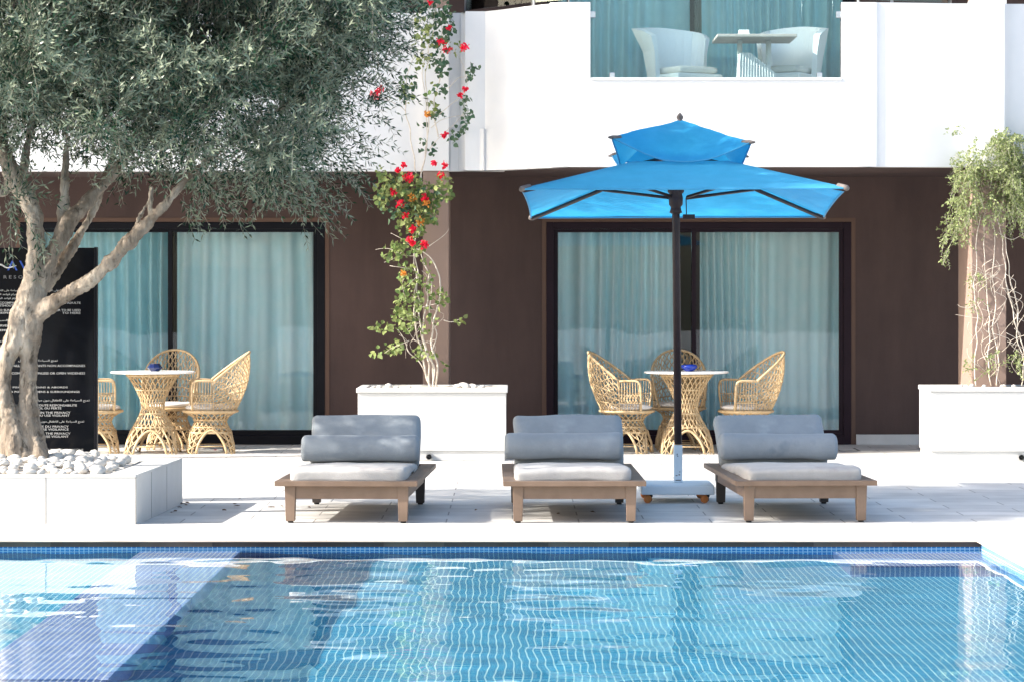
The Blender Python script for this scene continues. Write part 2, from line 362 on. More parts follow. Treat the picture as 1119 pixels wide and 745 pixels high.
# water surface: a fine mesh with real ripples
def water():
    xs = np.concatenate([np.linspace(PX0, -4.6, 60, endpoint=False), np.linspace(-4.6, PX1+.03, 230)])
    ys = np.concatenate([np.linspace(PY0, 11.6, 110, endpoint=False), np.linspace(11.6, PY1+.049, 260)])
    GX, GY = np.meshgrid(xs, ys); H = np.zeros_like(GX); r = np.random.default_rng(3)
    for lam, sl, n in ((1.9, .0035, 5), (.95, .0066, 8), (.52, .0092, 10), (.30, .0075, 12)):
        for _ in range(n):
            a = r.normal(math.pi/2, .75); L = lam*r.uniform(.75, 1.3); k = 2*math.pi/L
            ph = r.uniform(0, 6.28)
            H += (sl/k)/math.sqrt(n)*1.4*np.sin(k*(GX*math.cos(a)+GY*math.sin(a))+ph+.9*np.sin(.8*GX+ph)+.7*np.sin(.6*GY-ph))
    calm = 1.0-.62*np.clip((GX-.9)/1.8, 0, 1)              # stiller water towards the right wall
    calm *= 1.0-.45*np.clip((GY-16.0)/2.2, 0, 1)
    calm *= .75+.45*np.clip((GX+2.4)/1.2, 0, 1)*np.clip((1.4-GX)/1.0, 0, 1)
    H *= calm
    V = np.stack([GX.ravel(), GY.ravel(), (WL+H).ravel()], 1)
    nx = len(xs); ny = len(ys)
    i = (np.arange(ny-1)[:, None]*nx+np.arange(nx-1)[None, :]).ravel()
    Fc = np.stack([i, i+1, i+1+nx, i+nx], 1)
    m, nt, b = new_mat('pool_water'); nt.nodes.remove(b)
    g = nt.nodes.new('ShaderNodeBsdfGlass'); g.inputs['IOR'].default_value = 1.333; g.inputs['Roughness'].default_value = 0
    g.inputs['Color'].default_value = (.93, 1, 1, 1)
    nt.links.new(g.outputs[0], nt.nodes['Material Output'].inputs['Surface'])
    o = mesh_np('pool_water', V, Fc, 4, [m]); o.data.polygons.foreach_set('use_smooth', [True]*len(Fc))
    return struct(o)
water_o = water()
water_o.cycles.is_caustics_caster = True
for o in bpy.data.objects:
    if o.type == 'MESH' and o.name.split('.')[0] in ('pool_floor', 'pool_wall', 'pool_bench', 'bench_nosing', 'pool_ledge', 'ledge_nosing'):
        o.cycles.is_caustics_receiver = True

# ------------------------------------------------------------------ hotel building
YW = 30.0
bld = tag(empty('hotel_building', (0, YW, 0)), 'brown hotel front with a white rounded balcony over two sliding doors', 'building')
def bpart(mb, name, m, parent=None, **kw):
    o = mb.build(name, m, None, **kw); o.parent = parent or bld
    if (parent or bld) is bld: o.matrix_parent_inverse = Matrix.Translation((0, -YW, 0))
    return o
D1 = (X(597, YW), X(930, YW)); D2 = (X(22, YW), X(355, YW)); ZS, ZT = .0, Z(243, YW)
U1 = (X(597, YW), X(934, YW)); UZ0, UZ1 = 3.30, 5.6
w = MB(); T = .24
def wall_with_holes(mb, x0, x1, z0, z1, holes):
    xs = x0
    for (a, b, c, d) in sorted(holes):
        mb.box(xs, a, YW, YW+T, z0, z1)
        if c > z0+1e-4: mb.box(a, b, YW, YW+T, z0, c)
        mb.box(a, b, YW, YW+T, d, z1); xs = b
    mb.box(xs, x1, YW, YW+T, z0, z1)
wall_with_holes(w, -11, 11, 0, 3.02, [(D1[0]-.045, D1[1]+.045, 0, ZT+.045), (D2[0]-.045, D2[1]+.045, 0, ZT+.045)])
bpart(w, 'ground_floor_wall', M['render_brown'])
w = MB(); wall_with_holes(w, -11, 11, 3.30, 6.3, [(U1[0], U1[1], UZ0, UZ1)])
bpart(w, 'upper_wall', M['render_brown'])
w = MB(); w.box(-11, 11, YW-2.0, YW+6, 6.3, 6.55); bpart(w, 'roof', M['render_white'])
# balcony: rounded bulge in plan
YL, YC, YR = 28.40, 27.35, 27.52
ctrl = [(-11, YL), (-.95, YL), (-.50, YL-.02), (-.2, YL-.22), (.12, YL-.62), (.36, YC+.16), (.62, YC), (3.10, YC), (3.45, YC+.025), (3.85, YC+.075), (4.25, YC+.135), (4.6, YR), (4.95, YR), (11, YR)]
fine = []
for i, p in enumerate(interp([(a, b, 0) for a, b in ctrl], 14)):
    fine.append((p.x, p.y))
fine = [p for p in fine]
NB, NT, NFL = 2.727, 4.262, 3.30
nx0, nx1, nz = X(645, YC), X(920, YC), Z(88, YC)
def ring(mb, pts, z0, z1, th, off=0.0):
    """wall following the plan line, th thick"""
    n = len(pts); nor = []
    for i in range(n):
        a = Vector(pts[max(i-1, 0)]); b = Vector(pts[min(i+1, n-1)]); t = (b-a).normalized(); nor.append(Vector((t.y, -t.x)))
    out = [Vector(p)+nn*off for p, nn in zip(pts, nor)]; inn = [Vector(p)-nn*(th-off) for p, nn in zip(pts, nor)]
    vs = []
    for o_, i_ in zip(out, inn): vs += [(o_.x, o_.y, z0), (o_.x, o_.y, z1), (i_.x, i_.y, z1), (i_.x, i_.y, z0)]
    fs = []
    for i in range(n-1):
        a, b = 4*i, 4*i+4
        fs += [(a, b, b+1, a+1), (a+1, b+1, b+2, a+2), (a+2, b+2, b+3, a+3), (a+3, b+3, b, a)]
    fs += [(0, 1, 2, 3), (4*n-1, 4*n-2, 4*n-3, 4*n-4)]
    mb.add(vs, fs)
left = [p for p in fine if p[0] < nx0-.02]+[(nx0, YC)]
right = [(nx1, YC)]+[p for p in fine if p[0] > nx1+.02]
mid = [(nx0+.0005, YC), (nx1-.0005, YC)]
par = MB(); ring(par, left, NB, NT, .16); ring(par, right, NB, NT, .16); ring(par, mid, NB, nz, .16)
bpart(par, 'balcony_parapet', M['render_white'])
sill = MB(); sill.box(nx0+.004, nx1-.004, YC-.012, YC+.16, nz+.001, nz+.025); bpart(sill, 'balcony_sill', M['render_white'])
fas = MB(); ring(fas, [(-11, YL), (-1.6, YL), (-.95, YL), (-.86, YL)], NB, 3.13, .02, .014); ring(fas, [(-.60, YL), (-.52, YL-.005), (-.27, YL-.17)], NB, 3.13, .02, .016)
bpart(fas, 'balcony_fascia', M['render_white'])
slab_poly = [(p[0], p[1]+.165) for p in fine]+[(11, YW-.002), (-11, YW-.002)]
sl = MB(); sl.prism(slab_poly, 3.03, NFL); bpart(sl, 'balcony_floor', M['skirting'])
sf = MB(); sf.prism([(p[0], p[1]+.163) for p in fine]+[(11, YW-.003), (-11, YW-.003)], NB+.004, NB+.03); bpart(sf, 'balcony_soffit', M['render_brown'])
# pilasters: brown shaft below and above, white where they cross the balcony
for (x0, x1, yf) in ((X(462, 28.25), X(490, 28.25), 28.28), (X(1062, 27.42), X(1099, 27.42), 27.40)):
    p = MB(); p.box(x0, x1, yf, min(YW-.004, yf+.85), 0, NB-.002); o = bpart(p, 'pilaster', M['render_tan'])
    p = MB(); p.box(x0-.002, x1+.002, yf-.012, yf+.25, NB-.001, NT+.03); bpart(p, 'pilaster_band', M['render_white'], o)
    p = MB(); p.box(x0, x1, yf+.02, yf+.26, NT+.031, 6.29); bpart(p, 'pilaster_top', M['render_tan'], o)
# skirting stones along the wall
for (a, b) in ((D1[1]+.05, X(1062, 27.8)), (D2[1]+.05, X(462, 28.25)-.01), (X(490, 28.25)+.01, D1[0]-.05), (-11, D2[0]-.05), (X(1099, 27.8), 11)):
    k = MB(); k.box(a, b, YW-.035, YW-.001, .001, .105); bpart(k, 'skirting', M['skirting'], bevel=.004)
# sliding doors
def door(x0, x1, z0, z1, split, frame_m, upper=False):
    d = MB(); t = .075
    d.box(x0, x0+t, YW-.012, YW+.14, z0, z1); d.box(x1-t, x1, YW-.012, YW+.14, z0, z1)
    d.box(x0+t, x1-t, YW-.011, YW+.139, z1-.07, z1); d.box(x0+t, x1-t, YW-.02, YW+.14, z0, z0+.09)
    root = bpart(d, 'sliding_door', frame_m, bevel=.004)
    for (a, b, yo) in ((x0+t, split+.03, .075), (split-.055, x1-t, .02)):
        s = MB(); q = .045
        s.box(a, a+q, YW+yo, YW+yo+.045, z0+.091, z1-.071); s.box(b-q, b, YW+yo, YW+yo+.045, z0+.091, z1-.071)
        s.box(a+q, b-q, YW+yo+.001, YW+yo+.044, z1-.071-q*.7, z1-.0715); s.box(a+q, b-q, YW+yo+.001, YW+yo+.044, z0+.0915, z0+.091+q*1.2)
        bpart(s, 'sash', M['frame'] if frame_m is M['frame'] else M['frame_plum'], root)
        g = MB(); g.box(a+q, b-q, YW+yo+.018, YW+yo+.026, z0+.15, z1-.104); bpart(g, 'pane', M['pane'], root)
    return root
door(D1[0], D1[1], .002, ZT, X(762, YW), M['frame_plum']); door(D2[0], D2[1], .002, ZT, X(189, YW), M['frame'])
door(U1[0], U1[1], UZ0+.002, UZ1, X(760, YW), M['frame'])
for (a, b) in (D1, D2):
    s = MB(); e = .04
    s.box(a-.0449, a-.001, YW-.006, YW+.2, 0.001, ZT+.001); s.box(b+.001, b+.0449, YW-.006, YW+.2, 0.001, ZT+.001); s.box(a-.0449, b+.0449, YW-.006, YW+.2, ZT+.0015, ZT+.0448)
    bpart(s, 'door_surround', M['surround'])
for (a, b, z0, z1) in ((D1[0]-.6, D1[1]+.6, 0, 3.0), (D2[0]-.6, D2[1]+.6, 0, 3.0), (U1[0]-.6, U1[1]+.6, 3.305, 6.25)):
    r = MB()
    r.box(a, b, YW+3.0, YW+3.05, z0+.002, z1); r.box(a-.05, a, YW+T+.001, YW+3.05, z0+.002, z1); r.box(b, b+.05, YW+T+.001, YW+3.05, z0+.002, z1)
    r.box(a, b, YW+T+.001, YW+2.999, z1-.05, z1-.001); r.box(a, b, YW+T+.001, YW+2.999, z0+.003, z0+.02)
    bpart(r, 'room_interior', M['room'])
# glass balustrade, clips, rail posts on the parapet
g = MB(); g.box(nx0+.01, nx1-.01, YC+.06, YC+.072, nz+.03, 4.50); bal = bpart(g, 'glass_balustrade', M['rail_glass'])
for (u, v) in ((669, 85), (896, 85)):
    k = MB(); k.box(X(u, YC)-.025, X(u, YC)+.025, YC+.035, YC+.095, nz+.026, nz+.075); bpart(k, 'clip', M['steel'], bal, bevel=.004)
for xx, s_ in ((nx0, 1), (nx1, -1)):
    k = MB(); k.box(min(xx, xx+s_*.05), max(xx, xx+s_*.05), YC+.03, YC+.10, 4.12, 4.18); bpart(k, 'clip', M['steel'], bal, bevel=.004)
posts = [(X(509, 28.35), 28.45), (X(583, 27.5), 27.68), (X(621, YC), YC+.08), (X(939, YC), YC+.08), (X(976, 27.45), 27.55), (X(1040, 27.6), 27.72)]
for px, py in posts:
    k = MB(); k.tube([(px, py, NT+.001), (px, py, 4.95)], .016, 10); bpart(k, 'rail_post', M['steel'], smooth=True)
def glass_run(a, b):
    t = (Vector(b)-Vector(a)); n = Vector((-t.y, t.x)).normalized()*.005
    m_ = MB(); q = [Vector(a)+t*.02, Vector(b)-t*.02]
    m_.prism([(q[0].x-n.x, q[0].y-n.y), (q[1].x-n.x, q[1].y-n.y), (q[1].x+n.x, q[1].y+n.y), (q[0].x+n.x, q[0].y+n.y)], NT+.03, 4.9)
    bpart(m_, 'rail_glass', M['rail_glass'])
glass_run(posts[0], posts[1]); glass_run(posts[1], posts[2]); glass_run(posts[3], posts[4]); glass_run(posts[4], posts[5])

# curtains
def curtain(x0, x1, z0, z1, y, m, label, seed, waves=.17, amp=.085):
    r = random.Random(seed); nxs = int((x1-x0)/.012); vs = []; fs = []
    ph = 0; prof = []
    bm_ = [r.uniform(0, 6.28) for _ in range(4)]
    for i in range(nxs+1):
        x = x0+(x1-x0)*i/nxs
        loc = 1+.45*math.sin(x*2.3+bm_[0])+.3*math.sin(x*5.1+bm_[1])
        ph += 2*math.pi*.012/(waves*max(.45, loc))
        a = amp*(.75+.4*math.sin(x*3.7+bm_[2]))
        s = math.sin(ph); prof.append((x, a*math.copysign(abs(s)**.7, s)))
    rows = 8
    for j in range(rows+1):
        t = j/rows; z = z0+(z1-z0)*t
        for x, o in prof:
            vs.append((x+.01*math.sin(z*2+x*3), y+o*(1.15-.35*t)+.01*math.sin(z*3+x*7), z))
    n = nxs+1
    for j in range(rows):
        for i in range(nxs): fs.append((j*n+i, j*n+i+1, (j+1)*n+i+1, (j+1)*n+i))
    mb = MB(); mb.add(vs, fs); o = mb.build('curtain', m, None, smooth=True)
    tag(o, label, 'curtain', 'sheer curtains behind the glass doors'); return o
YCt = YW+.38
curtain(D1[0]-.1, X(742, YCt), .03, 2.55, YCt, M['curtain'], 'pale sheer curtain behind the left pane of the door under the parasol', 1)
curtain(X(756, YCt), D1[1]+.1, .03, 2.55, YCt+.02, M['curtain'], 'pale sheer curtain behind the right pane of the door under the parasol', 2)
curtain(D2[0]-.1, X(186, YCt), .03, 2.55, YCt, M['curtain_teal'], 'teal curtain behind the door pane nearest the black sign', 3)
curtain(X(188, YCt), D2[1]+.1, .03, 2.55, YCt+.02, M['curtain'], 'pale sheer curtain behind the pane next to the dark brown wall', 4)
curtain(U1[0]-.1, X(757, YCt), 3.33, 5.7, YCt, M['curtain_teal'], 'teal curtain upstairs behind the balcony chair with a tall flared back', 5)
curtain(X(766, YCt), U1[1]+.1, 3.33, 5.7, YCt+.02, M['curtain_teal'], 'teal curtain upstairs behind the balcony table', 6)

# ------------------------------------------------------------------ balcony furniture
def tub_chair(loc, rz, label, flare):
    t = tag(empty('balcony_chair', loc, rz), label, 'chair', 'white woven chairs on the balcony')
    b = MB(); b.box(-.26, .28, -.27, .27, .06, .40); b.build('seat', M['white_wicker'], t, bevel=.02)
    bk = MB(); n = 14; vs = []; fs = []
    for i in range(n+1):
        a = R(100)+R(160)*i/n; ca, sa = math.cos(a), math.sin(a); k = max(0, -ca)
        for (rr, zz) in ((.30, .06), (.31, .40), (.31+.05*k, .62+.02*k), (.33+flare*k, .64+.26*k**.35)):
            q_ = 1/max(abs(ca), abs(sa))**.55; vs.append((rr*ca*q_, rr*sa*q_, zz))
        for (rr, zz) in ((.27+flare*k, .64+.26*k**.35), (.26, .40), (.26, .06)):
            vs.append((rr*ca*q_, rr*sa*q_, zz))
    for i in range(n):
        for j in range(7):
            j2 = (j+1) % 7; fs.append((i*7+j, i*7+j2, (i+1)*7+j2, (i+1)*7+j))
    fs += [tuple(range(7)), tuple(n*7+j for j in range(6, -1, -1))]
    bk.add(vs, fs); bk.build('backrest', M['white_wicker'], t)
    for s_ in (-1, 1):
        for xx in (-.2, .22):
            l = MB(); l.box(xx-.02, xx+.02, s_*.22-.02, s_*.22+.02, 0, .059); l.build('leg', M['white_wicker'], t)
    c = soft_box(.46, .46, .07, .03, 6, .01, 2); c.build('cushion', M['seat_cushion'], t, smooth=True, loc=(.03, 0, .401))
    return t
yb = 28.6
tub_chair((X(748, yb+.3), yb+.35, NFL), R(-58), 'white balcony chair with a tall flared back left of the table', .16)
tub_chair((X(858, yb+.3), yb+.3, NFL), R(-118), 'white balcony chair tucked under the right end of the table', .08)
bt = tag(empty('balcony_table', (X(824, yb), yb, NFL), 0), 'small grey topped table on the balcony behind the glass', 'table')
m_ = MB(); m_.box(-.385, .385, -.36, .40, .715, .745); m_.build('table_top', M['balcony_top'], bt, bevel=.006)
for xx in (-.14, .14):
    m_ = MB(); m_.tube([(xx, 0, .0), (xx, 0, .7145)], .026, 10); m_.build('leg', M['white_wicker'], bt, smooth=True)
m_ = MB(); m_.add([(-.15, -.16, .58), (-.05, -.16, .58), (.20, -.16, .38), (.21, -.16, 0.02), (-.19, -.16, 0.02), (-.15, .16, .58), (-.05, .16, .58), (.20, .16, .38), (.21, .16, 0.02), (-.19, .16, 0.02)],
     [(0, 4, 3, 2, 1), (5, 6, 7, 8, 9), (0, 1, 6, 5), (1, 2, 7, 6), (2, 3, 8, 7), (3, 4, 9, 8), (4, 0, 5, 9)])
for i in range(13): m_.tube([(-.165+.03*i, -.166, .02), (-.145+.0265*i, -.166, .57-max(0, i-3.6)*.021)], .007, 5)
m_.build('slatted_base', M['white_wicker'], bt)
nb = MB(); nb.box(-.055, .055, -.05, .05, 0, .022); nb.box(-.05, .05, -.045, .045, .0225, .05)
tag(nb.build('napkin_box', M['table_top'], None, bevel=.006, loc=(X(811, yb), yb-.2, NFL+.7455)), 'small white box standing on the balcony table', 'box')

# ------------------------------------------------------------------ planters
def stone_obj(kind, seed, m):
    bm = bmesh.new(); bmesh.ops.create_icosphere(bm, subdivisions=2, radius=1.0)
    for v in bm.verts:
        q = v.co.copy(); v.co = q*(1+.22*mnoise.noise(q*1.3+Vector((seed*7.3, seed, 0)))+.06*mnoise.noise(q*4+Vector((seed, 0, 3))))
    me = bpy.data.meshes.new(kind); bm.to_mesh(me); bm.free(); me.materials.append(m)
    me.polygons.foreach_set('use_smooth', [True]*len(me.polygons)); return me
STONES = [stone_obj('pebble', i, M['pebble']) for i in range(6)]
def stone(loc, r, label, group):
    o = bpy.data.objects.new('pebble', random.choice(STONES)); C.objects.link(o)
    o.location = loc; o.scale = (r*random.uniform(.95, 1.45), r*random.uniform(.8, 1.1), r*random.uniform(.55, .8))
    o.rotation_euler = (random.uniform(-.25, .25), random.uniform(-.25, .25), random.uniform(0, 6.28))
    return tag(o, label, 'pebble', group)
# left: low tree box
pl = tag(empty('tree_planter', (-4.0, 20.5, 0)), 'low white slab planter under the olive tree, beside the pool', 'planter')
def sub(mb, name, m, root, **kw):
    o = mb.build(name, m, None, **kw); o.parent = root; o.matrix_parent_inverse = Matrix.Translation(-Vector(root.location)); return o
PLx0, PLx1, PLy0, PLy1, PLh = -5.6, -2.515, 19.56, 21.56, .338
PLxb = PLx1+.085
b = MB(); b.prism([(PLx0, PLy0), (PLx1, PLy0), (PLxb, PLy1-.001), (PLx0, PLy1-.001)], .001, PLh-.02); sub(b, 'wall', M['planter'], pl)
b = MB()
for (x0, x1, y0, y1) in ((PLx0, PLx1, PLy0-.004, PLy0+.06), (PLx0, PLx1, PLy1-.16, PLy1), (PLx1-.2, PLx1+.004, PLy0+.061, PLy1-.161), (PLx0, PLx0+.3, PLy0+.061, PLy1-.161)):
    def sk(x, y): return x if x < -3 else x+.085*(y-PLy0)/(PLy1-PLy0)
    b.prism([(x0, y0), (sk(x1, y0), y0), (sk(x1, y1), y1), (x0, y1)] if x0 < -3 else [(sk(x0, y0), y0), (sk(x1, y0), y0), (sk(x1, y1), y1), (sk(x0, y1), y1)], PLh-.0195, PLh)
sub(b, 'cap', M['planter'], pl, bevel=.004)
for xx in (X(50, PLy0), X(50, PLy0)-.95):
    b = MB(); b.box(xx-.002, xx+.002, PLy0-.0015, PLy0+.01, .004, PLh-.02); sub(b, 'seam', M['seam'], pl)
for yy in (PLy0+.62, PLy0+1.28):
    xs_ = PLx1+.085*(yy-PLy0)/(PLy1-PLy0); b = MB(); b.box(xs_-.01, xs_+.0015, yy-.002, yy+.002, .004, PLh-.02); sub(b, 'seam', M['seam'], pl)
b = MB(); b.box(PLx1-.004, PLx1+.0012, PLy0-.0012, PLy0+.004, .004, PLh-.02); sub(b, 'seam', M['seam'], pl)
def heap(x, y):
    dx = max(0, x+3.5)/.78 if x > -3.5 else (x+3.5)/1.6; ed = min(1, max(0, (y-PLy0-.06)/.22))
    return .042*ed*max(0, 1-dx*dx)+.02*ed*max(0, 1-((x+3.45)/.5)**2)
b = MB(); nx_, ny_ = 50, 34; vs = []
for j in range(ny_+1):
    for i in range(nx_+1):
        x = PLx0+.3+(PLx1-.2-PLx0-.3)*i/nx_; y = PLy0+.055+(PLy1-.16-PLy0-.055)*j/ny_
        vs.append((x, y, PLh-.012+heap(x, y)+.006*mnoise.noise(Vector((x*9, y*9, 0)))))
b.add(vs, [(j*(nx_+1)+i, j*(nx_+1)+i+1, (j+1)*(nx_+1)+i+1, (j+1)*(nx_+1)+i) for j in range(ny_) for i in range(nx_)])
sub(b, 'soil', M['pebble'], pl, smooth=True)
n = 0
pts = []
for k in range(9000):
    x = random.uniform(-4.2, PLx1-.24); y = PLy0+.08+random.random()**1.5*1.6
    if x > -2.74-.02*(y-PLy0): continue
    r = random.uniform(.024, .052)
    if all((x-a)**2+(y-b_)**2 > (r+c)**2*.80 for a, b_, c in pts): pts.append((x, y, r))
    if len(pts) >= 270: break
for x, y, r in pts:
    stone((x, y, PLh-.008+heap(x, y)+r*.38), r, 'rounded white pebble in the heap around the olive trunk', 'white pebbles around the olive trunk')
# mid and right planters
def planter(x0, x1, y0, y1, h, label, pipe_x, lip):
    root = tag(empty('flower_planter', ((x0+x1)/2, (y0+y1)/2, 0)), label, 'planter', 'white planters by the wall')
    b = MB(); b.box(x0, x1, y0, y1, .09, h-.045); b.box(x0+.012, x1-.012, y0+.012, y1, .001, .0895); sub(b, 'wall', M['planter'], root, bevel=.004)
    b = MB(); e = lip; q = .07
    for (a0, a1, c0, c1) in ((x0-e, x1+e, y0-e, y0+q), (x0-e, x1+e, y1-q, y1), (x0-e, x0+q, y0+q+.001, y1-q-.001), (x1-q, x1+e, y0+q+.001, y1-q-.001)):
        b.box(a0, a1, c0, c1, h-.044, h)
    sub(b, 'cap', M['planter'], root, bevel=.008)
    b = MB(); b.box(x0+q, x1-q, y0+q, y1-q, h-.03, h-.012); sub(b, 'soil', M['vine_stem'], root)
    b = MB(); b.tube([(pipe_x, y0+.03, .045), (pipe_x-.01, y0-.07, .04)], .026, 12, cap=False); b.tube([(pipe_x, y0+.02, .045), (pipe_x-.01, y0-.05, .04)], .020, 12, mi=1)
    sub(b, 'drain_spout', [M['steel'], M['glide']], root, smooth=True)
    return root
MPx0, MPx1 = X(391, 27.1), X(553, 27.1)
planter(MPx0, MPx1, 27.1, 28.15, .672, 'white planter holding the flowering bougainvillea, between the two doors', X(470, 27.1), .015)
RPx0 = X(1007, 27.6)
planter(RPx0, RPx0+1.5, 27.6, 27.752+.0, .685, 'white planter under the green creeper at the right edge', X(1118, 27.6), .012) if False else planter(RPx0, RPx0+1.5, 27.0, 27.75, .685, 'white planter under the green creeper at the right edge', X(1116, 27.0), .012)
for (u, r) in ((408, .028), (415, .035), (425, .05), (434, .03), (447, .03), (500, .05), (508, .062), (517, .05), (527, .04)):
    stone((X(u, 27.3), 27.28, .672-.012+r*.45), r*.75, 'pale pebble on the soil of the bougainvillea planter', 'pebbles in the bougainvillea planter')
for (u, r) in ((1050, .03), (1062, .035), (1075, .03), (1096, .035), (1108, .03)):
    stone((X(u, 27.2), 27.2, .685-.012+r*.45), r*.75, 'pale pebble on the soil of the creeper planter', 'pebbles in the creeper planter')

# ------------------------------------------------------------------ olive tree
TY = 20.45
tree = tag(empty('olive_tree', (X(22, TY), TY, PLh-.01)), 'silvery olive tree with a gnarled pale trunk in the low planter', 'tree')
tk = MB()
def limb(pts, n=10, k=5):
    """pts: (u, v, dy, radius px)"""
    P = interp([tuple(at(u, v, TY+dy)) for u, v, dy, r in pts], k)
    rr = interp([((.9 if r > 13 else .78)*r*TY/F, 0, 0) for u, v, dy, r in pts], k)
    tk.tube(P, [max(.004, q.x) for q in rr], n)
limb([(24, 530, 0, 32), (22, 500, 0, 28), (10, 462, -.02, 16), (4, 425, -.03, 11), (8, 390, -.02, 12), (20, 358, 0, 15), (32, 325, 0, 15), (38, 290, 0, 12.5), (38, 250, .0, 12.5), (30, 218, .02, 13), (14, 192, .05, 12.5), (4, 165, .1, 10), (-4, 130, .2, 9), (-20, 70, .2, 8), (-60, 0, .3, 6)], 14)
limb([(30, 530, .03, 28), (30, 495, .02, 24), (31, 460, .02, 15), (31, 425, .02, 12.5), (31, 390, .02, 12), (32, 360, 0, 15), (40, 328, 0, 13), (50, 300, .0, 10), (62, 270, .02, 11), (76, 243, .05, 11), (95, 222, .1, 9.5), (112, 203, .15, 8.5), (124, 190, .2, 7), (150, 150, .3, 6), (190, 90, .4, 5), (230, 20, .4, 4)], 14)
limb([(18, 515, -.12, 16), (14, 492, -.1, 11), (10, 470, -.06, 7)], 8)
limb([(44, 512, -.08, 15), (40, 492, -.06, 12), (36, 470, -.02, 8)], 8)
limb([(34, 350, 0, 12), (55, 332, -.05, 12), (80, 318, -.12, 10.5), (108, 299, -.2, 9.5), (130, 276, -.25, 9.5), (150, 255, -.3, 9), (166, 238, -.32, 8), (182, 222, -.34, 6), (210, 190, -.3, 4.5), (260, 150, -.2, 4), (320, 110, -.1, 3)], 12)
limb([(48, 318, .12, 9), (66, 290, .18, 8), (84, 262, .25, 7.5), (97, 240, .3, 6), (108, 215, .4, 5), (130, 150, .5, 4)], 10)
limb([(70, 252, .06, 6), (68, 236, .08, 5.5), (70, 205, .1, 4.5), (72, 180, .12, 4), (74, 140, .15, 3.5), (90, 60, .2, 3)], 8)
limb([(76, 240, .06, 3), (74, 215, .1, 2), (72, 190, .1, 2)], 6)
limb([(163, 240, -.32, 5), (164, 222, -.32, 4), (166, 205, -.3, 3)], 6); limb([(146, 256, -.3, 3), (153, 236, -.25, 2.6), (162, 220, -.25, 2)], 6)
limb([(10, 200, .05, 7), (0, 212, .05, 6), (-20, 190, 0, 6), (-60, 140, -.2, 5), (-140, 60, -.3, 4)], 8)
limb([(24, 200, .04, 6), (28, 170, .08, 5), (34, 140, .1, 4), (60, 40, .1, 3)], 8)
trunk = tk.build('trunk', M['bark'], None, smooth=True)
trunk.parent = tree; trunk.matrix_parent_inverse = Matrix.Translation(-Vector(tree.location))
rm = trunk.modifiers.new('join', 'REMESH'); rm.mode = 'VOXEL'; rm.voxel_size = .011; rm.use_smooth_shade = True
sm_ = trunk.modifiers.new('smooth', 'SMOOTH'); sm_.iterations = 5; sm_.factor = .5
tx = bpy.data.textures.new('bark_lumps', 'CLOUDS'); tx.noise_scale = .13; tx.noise_depth = 3
dp = trunk.modifiers.new('lumps', 'DISPLACE'); dp.texture = tx; dp.strength = .05; dp.mid_level = .5; dp.texture_coords = 'LOCAL'
tx2 = bpy.data.textures.new('bark_grain', 'CLOUDS'); tx2.noise_scale = .03; tx2.noise_depth = 2
dp2 = trunk.modifiers.new('grain', 'DISPLACE'); dp2.texture = tx2; dp2.strength = .016; dp2.mid_level = .5; dp2.texture_coords = 'LOCAL'

